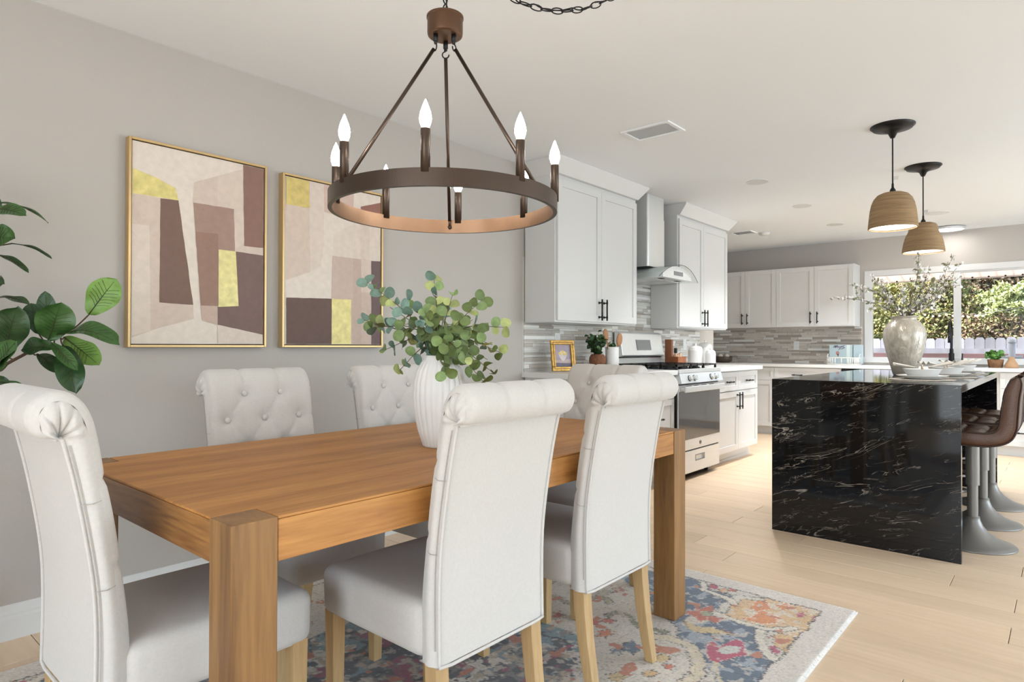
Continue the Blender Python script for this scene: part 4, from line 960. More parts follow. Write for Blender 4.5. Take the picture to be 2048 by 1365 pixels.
# ================================================================== RANGE HOOD
def make_hood():
    yc = 5.166; t = thing('range_hood', 'stainless range hood with tall chimney and curved glass canopy', 'hood', (DW, yc, 1.72), PI/2)
    ch = MB(); hw, dd, r = .155, .285, .018; z0, z1 = .12, HC-1.722
    def rr_(hw, dd): 
        p = [(-hw, 0)]
        for k in range(5): a = PI/2*k/4; p.append((-hw+r-r*math.cos(a), -dd+r-r*math.sin(a)))
        for k in range(5): a = PI/2*k/4; p.append((hw-r+r*math.sin(a), -dd+r-r*math.cos(a)))
        return p+[(hw, 0)]
    autosmooth(ch.prism(rr_(hw, dd), z0, .56).build('chimney', M_steel, t, fix=True), 50)
    autosmooth(MB().prism(rr_(hw-.004, dd-.004), .56, z1).build('chimney_sleeve', M_steel, t, fix=True), 50)
    arcz = lambda x: .118-.125*abs(x/.368)**2.1
    prof = [(-.27, 0), (.27, 0)]+[(x, max(.006, arcz(x)-.006)) for x in (.27, .22, .17, .11, .05, 0, -.05, -.11, -.17, -.22, -.27)]
    body = MB().prism(prof, -.49, -.004, axis=1).build('body', M_steelm, t, bevel=.002, fix=True)
    box('display', (-.075, -.4925, .030), (.095, -.4905, .066), mat('display_grey', (.16, .17, .17), .15), body)
    for x in (-.15, .15):
        box('filter', (x-.12, -.36, -.004), (x+.12, -.06, 0), M_steelm, body); box('lamp_lens', (x-.03, -.43, -.003), (x+.03, -.39, 0), M_black, body)
    gl = MB(); R = 16
    def arc(a, b, off):
        x = (a*2-1)*.368; return (x, -.03-b*(.475+.02*(1-(a*2-1)**2)), .118+off-.125*abs(a*2-1)**2.1)
    gl.grid(lambda a, b: arc(a, b, .006), 24, 4); gl.grid(lambda a, b: arc(a, b, 0), 24, 4, True)
    e = [arc(k/24, 1, .006) for k in range(25)]; f = [arc(k/24, 1, 0) for k in range(25)]; gl.add(e+f, [(k, k+1, 26+k, 25+k) for k in range(24)])
    g = gl.build('glass_canopy', M_hglass, t, smooth=True)
    MB().tube([arc(k/24, 1, .003) for k in range(25)], .0028, 5).build('glass_edge', mat('glass_edge_grey', (.10, .11, .11), .2), g)
make_hood()

# ================================================================== ISLAND
IX0, IX1, IY0, IY1, IZ = -1.375, -.413, 4.03, 6.335, .93
isl = thing('kitchen_island', 'black marble waterfall island with fine pale veins', 'island', ((IX0+IX1)/2, (IY0+IY1)/2, 0))
ic = Vector(((IX0+IX1)/2, (IY0+IY1)/2, 0)); TK = .04
def ib(n, a, b, m, bev=.0012): return box(n, Vector(a)-ic, Vector(b)-ic, m, isl, bev)
ib('countertop', (IX0, IY0+TK, IZ-TK), (IX1, IY1-TK, IZ), M_marble); ib('waterfall_panel', (IX0, IY0, 0), (IX1, IY0+TK, IZ), M_marble); ib('waterfall_panel', (IX0, IY1-TK, 0), (IX1, IY1, IZ), M_marble)
ib('cabinet_body', (IX0+.025, IY0+TK, .1), (-.80, IY1-TK, IZ-TK), M_blackpl); ib('toe_kick', (IX0+.09, IY0+TK, 0), (-.82, IY1-TK, .1), M_blackpl)

# ================================================================== BAR STOOLS
def make_stool():
    t = thing('bar_stool', 'x', 'stool')
    MB().lathe([(.001, 0), (.205, 0), (.208, .004), (.205, .009), (.17, .020), (.12, .042), (.075, .075), (.05, .108), (.037, .14), (.033, .16), (.001, .16)], 40).build('base', M_stoolm, t, smooth=True)
    autosmooth(MB().lathe([(.0265, .155), (.0265, .36), (.001, .36)], 24).build('lower_column', M_stoolm, t)); autosmooth(MB().lathe([(.034, .34), (.034, .58), (.001, .58)], 24).build('upper_column', M_stoolm, t))
    fr = MB().tube(catmull([(-.03, -.02, .30), (-.14, -.12, .30), (-.20, 0, .30), (-.14, .12, .30), (-.03, .02, .30)], 20), .009, 8); fr.build('footrest', M_stoolm, t, smooth=True)
    # one L shaped shell: seat and back; front towards -x, back at +x
    inner = catmull([(-.215, 0, .640), (-.19, 0, .662), (-.10, 0, .664), (.0, 0, .660), (.09, 0, .662), (.128, 0, .685), (.142, 0, .74), (.150, 0, .82), (.165, 0, .90), (.185, 0, .950), (.205, 0, .966)], 60)
    outer = catmull([(-.215, 0, .630), (-.20, 0, .598), (-.10, 0, .590), (.0, 0, .588), (.10, 0, .592), (.175, 0, .622), (.208, 0, .68), (.216, 0, .76), (.222, 0, .85), (.232, 0, .93), (.225, 0, .962)], 60)
    HWs = .205; S = [0]
    for i in range(1, 60): S.append(S[-1]+(inner[i]-inner[i-1]).length)
    def inn(a, b):
        i = round(b*59); y = (a*2-1)*HWs; q = min(abs((S[i]+.02) % .105-.0525), .0525); cs = (abs(((y+.1025) % .205)-.1025))
        gr = .012*(1-math.exp(-((.0525-q)/.012)**2))-.012; gy = .010*(1-math.exp(-(cs/.013)**2))-.010; tt = (inner[min(i+1, 59)]-inner[max(i-1, 0)]).normalized(); n = Vector((-tt.z, 0, tt.x)); ed = .012*max(0, (abs(a*2-1)-.9)/.1)**2
        return inner[i]+Vector((0, y, 0))+n*(gr+gy+.008-ed)
    mb = MB().grid(inn, 48, 59); mb.build('seat_pad', M_leather, t, smooth=True)
    mb = MB().grid(lambda a, b: outer[round(b*59)]+Vector((0, (a*2-1)*HWs, 0)), 8, 59, True)
    for sg in (-1, 1): mb.grid(lambda a, b: inner[round(a*59)].lerp(outer[round(a*59)], b)+Vector((0, sg*(HWs+.006*math.sin(PI*b)), 0)), 59, 4, sg < 0)
    mb.build('shell', M_leather, t, smooth=True)
    for sg in (-1, 1):
        MB().tube([p+Vector((0, sg*HWs, 0)) for p in inner]+[p+Vector((0, sg*HWs, 0)) for p in outer[::-1]], .0048, 6, closed=True).build('piping', M_leatherd, t, smooth=True)
    return t
st0 = make_stool(); index_tree(st0)
for i, (y, lab) in enumerate(((4.50, 'brown quilted leather bar stool nearest the camera at the island'), (5.09, 'brown quilted leather bar stool, middle of the three at the island'), (5.70, 'brown quilted leather bar stool nearest the kitchen window'))):
    o = st0 if i == 0 else copy_tree(st0); o.location = (-.408, y, 0); tag(o, lab, 'stool', 'bar stools at the island')

# ================================================================== PENDANTS AND CEILING FITTINGS
def pendant(x, y, zb, zt, R, label, squat):
    t = thing('pendant_lamp', label, 'lamp', (x, y, HC), group='woven pendants over the island')
    MB().lathe([(.001, 0), (.121, 0), (.121, -.005), (.112, -.010), (.108, -.018), (.06, -.028), (.026, -.045), (.012, -.075), (.001, -.075)][::-1], 40).build('canopy', M_black, t, smooth=True)
    h = zt-zb; MB().tube([(0, 0, -.07), (0, 0, zt-HC+.03)], .0042, 8).build('cord', M_black, t); autosmooth(MB().lathe([(.018, -.004), (.016, .015), (.007, .03), (.006, .055)], 16, (0, 0, zt-HC)).build('socket_cap', M_black, t))
    prof = [(.03, h), (.055, h*.985), (.082, h*.93), (.102, h*.82), (.114, h*.68), (.122, h*.5), (.127, h*.3), (.131, h*.1), (.132, 0)] if not squat else [(.03, h), (.06, h*.99), (.078, h*.95), (.088, h*.86), (.092, h*.72), (.110, h*.55), (.122, h*.35), (.130, h*.12), (.132, 0)]
    k = R/.132; prof = [(a*k, b) for a, b in prof]; pr = prof[::-1]
    # coils of twisted seagrass give the shade its ridges
    fine = []
    for i in range(len(pr)-1):
        for j in range(8): f = j/8; fine.append((pr[i][0]+(pr[i+1][0]-pr[i][0])*f, pr[i][1]+(pr[i+1][1]-pr[i][1])*f))
    fine.append(pr[-1]); fine = [(a+.0016*(i % 2), b) for i, (a, b) in enumerate(fine)]
    sh = MB().lathe([(a-.005, b) for a, b in fine[::-1]]+fine, 48, (0, 0, zb-HC)).build('shade', M_rattan, t, smooth=True)
    MB().lathe([(.001, .010), (R*.955, .010), (R*.955, .013), (.001, .013)], 40, (0, 0, zb-HC)).build('diffuser', M_pend, t)
    l = lamp('pendant_bulb', 'AREA', (0, 0, zb-HC+.006), (0, 0, -1), 2.5, None, (1, .95, .88), shape='DISK', size=R*1.8); l.parent = t
    tg = MB().box((.004, -.001, -.0), (.03, .0, .022)); tg.build('paper_tag', M_trim, t, loc=(0, 0, zt-HC+.075))
pendant(-.797, 4.457, 1.855, 2.075, .133, 'woven seagrass pendant nearer the camera, tall bell shade', False)
pendant(-.804, 5.606, 1.838, 2.058, .137, 'woven seagrass pendant nearer the window, shouldered bell shade', True)
def downlight(x, y, r, label, lens=M_lens, drop=.004):
    t = thing('recessed_light', label, 'light', (x, y, HC), group='recessed ceiling lights'); MB().lathe([(r*.80, -drop), (r, -drop), (r, 0), (r*.80, 0)][::-1], 32).build('trim_ring', M_trim, t); MB().lathe([(.001, -.002), (r*.80, -.002), (r*.80, -.001), (.001, -.001)], 32).build('lens', lens, t)
    l = lamp('recessed_lamp', 'AREA', (0, 0, -.006), (0, 0, -1), LAMPW, None, (.96, .98, 1), shape='DISK', size=r*.9, spread=math.radians(105)); l.parent = t
LAMPW = 12.5
downlight(-1.908, 5.255, .085, 'round recessed ceiling light nearest the dining room'); downlight(-1.909, 6.43, .085, 'round recessed ceiling light above the aisle, middle of its row'); downlight(-1.922, 7.64, .085, 'round recessed ceiling light of the aisle row nearest the upper cabinets'); downlight(-.974, 7.645, .105, 'round recessed ceiling light between the pendants and the window')
t = thing('ceiling_light', 'flush round disc ceiling light in front of the kitchen window', 'light', (-.994, 8.655, HC)); MB().lathe([(.001, -.004), (.15, -.004), (.158, -.010), (.158, -.024), (.15, -.030), (.14, -.030), (.14, -.026), (.001, -.026)][::-1], 40).build('housing', M_steelm, t); MB().lathe([(.001, -.0275), (.139, -.0275), (.139, -.026), (.001, -.026)], 40).build('diffuser', M_pend, t)
l = lamp('disc_lamp', 'AREA', (0, 0, -.032), (0, 0, -1), 2, None, (1, .97, .93), shape='DISK', size=.26); l.parent = t
def vent(x0, x1, y0, y1, label, n=9):
    t = thing('ceiling_vent', label, 'vent', ((x0+x1)/2, (y0+y1)/2, HC), group='ceiling vents'); hx, hy = (x1-x0)/2, (y1-y0)/2; f = .022
    for a, b in (((-hx, -hy, -.008), (hx, -hy+f, 0)), ((-hx, hy-f, -.008), (hx, hy, 0)), ((-hx, -hy+f, -.008), (-hx+f, hy-f, 0)), ((hx-f, -hy+f, -.008), (hx, hy-f, 0))): box('frame', a, b, M_ceil, t)
    for k in range(n):
        y = -hy+f+(2*hy-2*f)*(k+.5)/n; MB().add([(-hx+f, y-.0105, -.0045), (hx-f, y-.0105, -.0045), (hx-f, y+.0095, -.0015), (-hx+f, y+.0095, -.0015), (-hx+f, y-.010, -.0048), (hx-f, y-.010, -.0048)], [(0, 1, 2, 3), (3, 2, 5, 4)]).build('slat', M_ceil, t)
vent(-2.12, -1.79, 3.47, 3.70, 'white louvred air vent in the ceiling near the tall upper cabinet'); vent(-3.02, -2.76, 7.38, 7.62, 'white louvred air vent in the ceiling beyond the second upper cabinet', 7)
tag(MB().lathe([(.001, -.03), (.05, -.03), (.062, -.018), (.064, 0), (.001, 0)], 28, (0, 0, 0)).build('smoke_detector', M_trim, smooth=True), 'small white round smoke detector on the ceiling beside the far vent', 'detector').location = (-2.70, 7.66, HC)
def outlet(label, loc, rz):
    t = thing('wall_outlet', label, 'outlet', loc, rz, 'white outlets on the backsplash'); box('plate', (-.036, -.013, -.058), (.036, -.008, .058), M_trim, t, .002)
    for z in (-.025, .025): box('socket', (-.014, -.0145, z-.014), (.014, -.013, z+.014), M_cab, t)
outlet('white outlet plate above the gilt picture frame', (DW, 4.05, 1.175), PI/2); outlet('white outlet plate beside the white canisters', (DW, 6.29, 1.15), PI/2); outlet('white outlet plate on the window wall below the short upper cabinets', (-2.72, YF, 1.145), 0)

# ================================================================== SINK, FAUCET
sk = thing('sink', 'undermount steel sink set in the window-side worktop', 'sink', (-1.0, 8.60, FC))
mb = MB()
for a, b in (((-.36, -.20, .0), (.36, -.19, .003)), ((-.36, .19, 0), (.36, .20, .003)), ((-.36, -.19, 0), (-.35, .19, .003)), ((.35, -.19, 0), (.36, .19, .003))): mb.box(a, b)
mb.build('rim', M_steelm, sk); box('basin', (-.35, -.19, .0002), (.35, .19, .001), mat('sink_bowl', (.12, .12, .12), .3, .8), sk)
fp = at(1903, 730, Y=8.86)
fc_ = thing('faucet', 'matte black spring-neck kitchen faucet in front of the window', 'faucet', (fp.x, 8.86, FC))
autosmooth(MB().lathe([(.001, 0), (.034, 0), (.034, .05), (.028, .055), (.028, .15), (.019, .155), (.019, .20), (.001, .20)], 20).build('body', M_black, fc_))
neck = catmull([(0, 0, .19), (0, 0, .42), (0, -.03, .49), (0, -.10, .51), (0, -.16, .47), (0, -.17, .38)], 40)
MB().tube(neck, .009, 8).build('neck', M_black, fc_, smooth=True)
mb = MB(); L = catmull(neck, 400); mb.tube([p+Vector((.013*math.cos(i*.85), .006*math.sin(i*.85), .011*math.sin(i*.85))) for i, p in enumerate(L)], .0026, 4); mb.build('spring', M_black, fc_, smooth=True)
MB().tube([(0, -.17, .39), (0, -.17, .27)], .016, 12).build('spray_head', M_black, fc_, smooth=True)
hm = MB().tube([(.02, 0, .04), (.10, 0, .045)], .014, 8); hm.tube([(.10, 0, .03), (.103, 0, .15)], .007, 8); hm.build('handle', M_black, fc_, smooth=True)

# ================================================================== THINGS ON THE RANGE-SIDE WORKTOP
def gilt_frame():
    p = at(1113, 741, X=-2.86); t = thing('picture_frame', 'small gilt framed still life of a fruit bowl on the worktop', 'picture', (p.x, 3.875, CT+.004), PI/2-.40)
    t.rotation_euler = (math.radians(-9), 0, PI/2-.40)
    w, h, f, d = .205, .236, .034, .022; mg = mat('gilt', (.52, .30, .075), .35, .6, vary=(40, .25), bump=(80, .4)); md = mat('dark_gilt', (.20, .09, .02), .45, .4, vary=(40, .2))
    for a, b in (((-w/2, -d, 0), (w/2, 0, f)), ((-w/2, -d, h-f), (w/2, 0, h)), ((-w/2, -d, f), (-w/2+f, 0, h-f)), ((w/2-f, -d, f), (w/2, 0, h-f))): box('frame', a, b, mg, t, .004)
    e = .015; g = .005
    for a, b in (((-w/2+e, -d-.0015, e), (w/2-e, -d, e+g)), ((-w/2+e, -d-.0015, h-e-g), (w/2-e, -d, h-e)), ((-w/2+e, -d-.0015, e), (-w/2+e+g, -d, h-e)), ((w/2-e-g, -d-.0015, e), (w/2-e, -d, h-e))): box('groove', a, b, md, t)
    pic = MB(); iw, ih = w-2*f, h-2*f
    def q(pts, mi): pic.cur = mi; pic.add([(-iw/2+iw*a, -.008-.0003*mi, f+ih*b) for a, b in pts], [tuple(range(len(pts)))])
    q([(0, 0), (1, 0), (1, 1), (0, 1)], 0); q([(0, 0), (1, 0), (1, .18), (0, .18)], 1); q([(0, .18), (1, .16), (1, .34), (0, .30)], 2)
    q([(.22+.56*k/12, .56-.30*math.sin(PI*k/12)) for k in range(13)], 3)
    for k, (a, b) in enumerate(((.30, .60), (.40, .66), (.52, .68), (.62, .64), (.70, .60), (.46, .58), (.58, .57))): q([(a+.075*math.cos(j*PI/5), b+.065*math.sin(j*PI/5)) for j in range(10)], 4+k % 2)
    pic.build('print', [mat('print_lilac', (.36, .30, .36), .5, vary=(30, .15)), mat('print_slate', (.12, .11, .16), .5, vary=(30, .1)), mat('print_rose', (.50, .38, .36), .5, vary=(30, .1)), mat('print_bowl', (.62, .55, .55), .5, vary=(60, .1)), mat('print_lemon', (.72, .52, .12), .5, vary=(60, .1)), mat('print_cream', (.75, .62, .36), .5, vary=(60, .1))], t)
    box('easel', (-.02, 0, 0), (.02, .004, h*.8), md, t)
gilt_frame()
tag(MB().lathe([(.001, 0), (.16, 0), (.165, .006), (.165, .016), (.16, .02), (.001, .02)], 40).build('serving_board', M_cut, smooth=True), 'round wooden board under the woven planter and white crock', 'board').location = (-2.84, 4.52, CT)
BZ = CT+.0205
pl = at(1195, 700, X=-2.86)
pt = thing('woven_planter', 'small round terracotta-brown woven planter on the worktop', 'planter', (pl.x, pl.y, BZ))
MB().lathe([(.001, 0), (.04, 0), (.058, .02), (.068, .05), (.066, .082), (.054, .105), (.046, .110), (.040, .104), (.001, .09)], 40, rib=lambda t_, z: 1+.02*math.sin(t_*20+z*420)).build('pot', M_wicker, pt, smooth=True)
def sprig_plant(name, label, loc, n, R, H, mats, seed, lr, cat='plant', lean=(0, 0)):
    t = thing(name, label, cat, loc); rg = random.Random(seed); lm = [round_leaf(lr*k, lr*.25, m) for m in mats for k in (1, .75)]
    for i in range(n):
        a = rg.uniform(0, 2*PI); r = R*rg.uniform(.3, 1); h = H*rg.uniform(.45, 1)*(1-.35*(r/R)); tip = Vector((r*math.cos(a)+lean[0], r*math.sin(a)+lean[1], h))
        pts = catmull([Vector((0, 0, -.02)), tip*.5+Vector((0, 0, h*.15)), tip], 8); st = MB().tube(pts, .0012, 4).build('stem', M_stem, t)
        lf = MB()
        for k in range(2, 8):
            for sg in (1, -1):
                me = rg.choice(lm); o = None; d = (pts[k]-pts[k-1]).normalized(); sd = d.cross(Vector((rg.uniform(-1, 1), rg.uniform(-1, 1), rg.uniform(-1, 1)))).normalized()*sg; x = (sd+d*.3+Vector((0, 0, .2))).normalized(); z = Vector((rg.uniform(0, 1), rg.uniform(-.8, .2), rg.uniform(.2, 1))); z = (z-x*z.dot(x)).normalized(); y = z.cross(x)
                mt = Matrix((x, y, z)).transposed(); lf.cur = mats.index(me.materials[0]); lf.add([mt @ v.co+pts[k] for v in me.vertices], [tuple(p.vertices) for p in me.polygons])
        tag(lf.build('leaves', mats, st, smooth=False), kind='stuff')
    return t
SG = [mat('sprig_green', (.06, .13, .04), .5, vary=(60, .2)), mat('sprig_dark', (.03, .065, .025), .5, vary=(60, .2))]
sprig_plant('trailing_plant', 'leafy green sprigs growing in the woven planter', (pl.x, pl.y, BZ+.10), 20, .105, .22, SG, 3, .018)
ck = at(1224, 705, X=-2.80)
tag(MB().lathe([(.001, 0), (.052, 0), (.055, .004), (.055, .165), (.052, .168), (.048, .165), (.048, .02), (.001, .02)], 32).build('utensil_crock', M_ceram, smooth=True), 'white ceramic crock holding wooden spoons by the range', 'crock').location = (ck.x, ck.y, BZ)
def spoon(label, dx, dy, lean, h, wd):
    t = thing('wooden_spoon', label, 'spoon', (ck.x+dx*.4, ck.y+dy*.4, BZ+.03), 0, 'wooden spoons in the crock'); e = Vector((lean[0], lean[1], h))
    MB().tube([(0, 0, 0), e*.75], .005, 8).build('handle', M_spoon, t, smooth=True)
    b = MB().ball((0, 0, 0), (wd*.30, wd, wd*1.35), 14, 8).build('bowl', M_spoon, t, smooth=True); b.location = e*.88; b.rotation_euler = (math.atan2(-lean[1], h)*1.0, 0, 0)
spoon('wooden spoon with a broad bowl leaning right out of the crock', .0, .05, (.02, .075, .225), .225, .042); spoon('dark wooden spoon leaning left behind the green sprigs', 0, -.05, (-.01, -.07, .27), .27, .036); spoon('slim wooden spoon standing at the back of the crock', -.03, 0, (-.02, -.03, .24), .24, .018)
sprig_plant('herb_sprig', 'small sprig of dark herbs standing in the white crock', (ck.x, ck.y, BZ+.15), 5, .035, .07, SG, 9, .011)
cd_ = at(1335, 712, X=-2.86)
def caddy():
    y = max(cd_.y, 5.74); z = CT+.0; t = thing('wooden_caddy', 'reddish wooden condiment caddy right of the range', 'caddy', (-2.86, y, z)); x0, x1, y0, y1 = -.05, .05, -.085, .085
    box('tray', (x0, y0, 0), (x1, y1, .008), M_cut, t); box('side', (x0, y0, .0085), (x0+.008, y1, .095), M_cut, t); box('side', (x1-.008, y0, .0085), (x1, y1, .095), M_cut, t); box('end', (x0+.0085, y0, .0085), (x1-.0085, y0+.008, .095), M_cut, t); box('end', (x0+.0085, y1-.008, .0085), (x1-.0085, y1, .095), M_cut, t)
    b = thing('glass_bottle', 'small clear bottle with a black cap in the wooden caddy', 'bottle', (-2.855, y-.045, z+.009)); autosmooth(MB().lathe([(.001, 0), (.024, 0), (.026, .004), (.026, .085), (.020, .105), (.012, .112), (.012, .125), (.001, .125)], 20).build('body', mat('tan_bottle', (.45, .27, .17), .12, vary=(20, .2)), b)); autosmooth(MB().lathe([(.015, .122), (.016, .126), (.016, .163), (.012, .17), (.001, .17)], 16).build('cap', M_black, b))
    for k, (dy, hh) in enumerate(((.012, .118), (.050, .125))):
        s = thing('spice_shaker', ('copper-topped shaker in the caddy next to the black-capped bottle', 'copper-topped shaker at the right end of the caddy')[k], 'shaker', (-2.855, y+dy, z+.009), group='shakers in the caddy'); MB().lathe([(.001, 0), (.014, 0), (.014, .08), (.001, .08)], 16).build('body', mat('copper', (.62, .36, .24), .25, .9), s, smooth=False); MB().lathe([(.012, .08), (.013, .085), (.010, hh-.01), (.004, hh), (.001, hh)], 16).build('top', mat('copper', (.62, .36, .24), .25, .9), s)
    bk = MB().box((-.032, -.038, 0), (.032, .038, .262)); o = bk.build('wood_block', M_cut, bevel=.002); o.location = (-2.965, y+.03, z); o.rotation_euler = (0, 0, .25); tag(o, 'tall reddish wooden block standing behind the caddy', 'block')
caddy()
def canister(label, px, X, r, h):
    p = at(px, 720, X=X); t = thing('canister', label, 'canister', (p.x, p.y, CT), group='white lidded canisters')
    MB().lathe([(.001, 0), (r*.97, 0), (r, .004), (r, h*.74), (r*.96, h*.83), (.001, h*.83)], 36).build('body', M_ceram, t, smooth=True); l = MB().lathe([(r*.97, h*.80), (r*.94, h*.85), (r*.78, h*.93), (r*.45, h*.975), (.001, h*.985)], 36).build('lid', M_ceram, t, smooth=True); MB().ball((0, 0, h*1.03), (.010, .010, .016), 12, 8).build('knob', M_ceram, l, smooth=True)
canister('squat white lidded canister nearest the range', 1391, -2.80, .072, .205); canister('tall white lidded canister at the back of the trio', 1410, -2.93, .075, .24); canister('small white lidded canister nearest the worktop end', 1421, -2.66, .050, .165)
bp = at(1446, 712, Y=8.60)
bo = thing('wooden_bowl', 'dark turned wooden bowl on the window-side worktop', 'bowl', (bp.x, 8.60, FC)); MB().lathe([(.001, 0), (.08, 0), (.115, .02), (.125, .075), (.118, .085), (.112, .07), (.10, .03), (.001, .02)], 36).build('body', mat('dark_bowl_wood', (.085, .055, .04), .55, vary=(20, .3)), bo, smooth=True)
for k, (a, lab) in enumerate(((0, 'pale ball resting in the dark wooden bowl, nearest the canisters'), (2.1, 'pale ball resting in the dark wooden bowl, nearest the backsplash'), (4.2, 'pale ball resting in the dark wooden bowl, nearest the outlet'))): tag(MB().ball((0, 0, 0), .04, 14, 8).build('decor_ball', mat('pale_ball', (.55, .48, .42), .7, vary=(20, .15)), smooth=True), lab, 'ball', 'balls in the wooden bowl').location = (bp.x+.05*math.cos(a), 8.60+.05*math.sin(a), FC+.085)

# ================================================================== THINGS ON THE WINDOW-SIDE WORKTOP
bx0 = at(1655, 730, Y=8.66).x; bx1 = at(1719, 730, Y=8.66).x
def basket():
    w = (bx1-bx0)/2; t = thing('wicker_basket', 'white openwork wicker tray basket on the worktop by the window', 'basket', ((bx0+bx1)/2, 8.70, FC)); mw_ = mat('white_wicker', (.78, .75, .70), .75, bump=(90, .3)); d = .13
    def oval(k, n, z, s=1): a = 2*PI*k/n; c, s2 = math.cos(a), math.sin(a); return Vector((w*s*math.copysign(abs(c)**.5, c), d*s*math.copysign(abs(s2)**.5, s2), z))
    for z in (.006, .085): MB().tube([oval(k, 48, z) for k in range(48)], .007, 6, closed=True).build('hoop', mw_, t, smooth=True)
    MB().add([oval(k, 32, .004, .97) for k in range(32)], [tuple(range(32))]).build('base', mw_, t)
    sm = MB().tube([(0, 0, 0), (0, 0, .08)], .0062, 6).mesh('stake', mw_, True)
    for k in range(40): o = link('stake', sm, t); o.location = oval(k, 40, .006)
    for sg in (-1, 1): MB().tube([(sg*w, .04*math.cos(a), .085+.045*math.sin(a)) for a in [PI*j/10 for j in range(11)]], .006, 6).build('handle', mw_, t, smooth=True)
    for dx, label, wd, tilt, col, nm in ((-.035, 'light blue box with purple script lettering standing in the white basket', .26, 0, (.42, .52, .55), 'carton'), (.155, 'plain pale blue book at the right end of the white basket', .10, 0, (.45, .56, .61), 'book')):
        b = thing(nm, label, 'box' if nm == 'carton' else 'book', ((bx0+bx1)/2+dx, 8.73 if nm == 'carton' else 8.75, FC+.012)); h = .235; dp = .05
        box('body', (-wd/2, -dp, 0), (wd/2, 0, h), mat('pale_blue_card_'+nm, col, .5, vary=(5, .06)), b, .002)
        if nm == 'carton':
            box('spine', (wd/2-.062, -dp-.0006, .001), (wd/2-.022, -dp, h-.001), mat('mint_strip', (.62, .72, .69), .5), b)
            sc = MB()
            def scrib(pts): sc.tube(catmull([(x, -dp-.0012, z) for x, z in pts], 40), .0036, 4)
            scrib([(-.085, .198), (-.075, .212), (-.066, .222), (-.062, .196), (-.052, .226), (-.046, .200), (-.036, .228), (-.03, .206)]); scrib([(-.032, .197), (-.018, .214), (-.006, .198), (.002, .212), (.016, .216), (.034, .222), (.046, .228)]); scrib([(-.004, .204), (.018, .206), (.036, .208), (.046, .200)]); scrib([(-.022, .176), (-.006, .186), (.012, .182), (.03, .192), (.048, .196)])
            sc.build('lettering', mat('purple_ink', (.12, .08, .16), .6), b)
            ic_ = MB().add([(-.035+.020*math.cos(k*PI/7), -dp-.001, .130+.024*math.sin(k*PI/7)) for k in range(14)], [tuple(range(14))]); ic_.cur = 1; ic_.add([(-.040, -dp-.0015, .118), (-.020, -dp-.0015, .118), (-.027, -dp-.0015, .080)], [(0, 1, 2)]); ic_.build('picture', [mat('rose_scoop', (.45, .20, .20), .6), mat('dark_cone', (.12, .06, .03), .6)], b)
basket()
gp = at(1991, 720, Y=8.66)
gt = thing('basket_planter', 'small brown woven basket pot near the window', 'planter', (gp.x, 8.66, FC)); MB().lathe([(.001, 0), (.062, 0), (.074, .085), (.068, .09), (.06, .07), (.001, .07)], 32, rib=lambda t_, z: 1+.02*math.sin(t_*22+z*500)).build('pot', mat('brown_weave', (.22, .105, .045), .75, bump=(100, .5), vary=(60, .3)), gt, smooth=True)
sprig_plant('leafy_herb', 'bright green leafy plant in the small brown basket', (gp.x, 8.66, FC+.085), 26, .095, .105, [mat('herb_bright', (.16, .34, .07), .5, vary=(60, .2)), mat('herb_mid', (.07, .20, .045), .5, vary=(60, .2))], 12, .018)
wp = at(2023, 725, Y=8.64)
tag(MB().lathe([(.001, 0), (.058, 0), (.062, .01), (.058, .035), (.044, .062), (.032, .085), (.027, .11), (.022, .118), (.001, .12)], 28).build('wooden_pear', mat('tan_pear', (.46, .27, .145), .55, vary=(14, .1)), smooth=True), 'tan bell-shaped wooden ornament beside the small green plant', 'ornament').location = (wp.x, 8.64, FC)

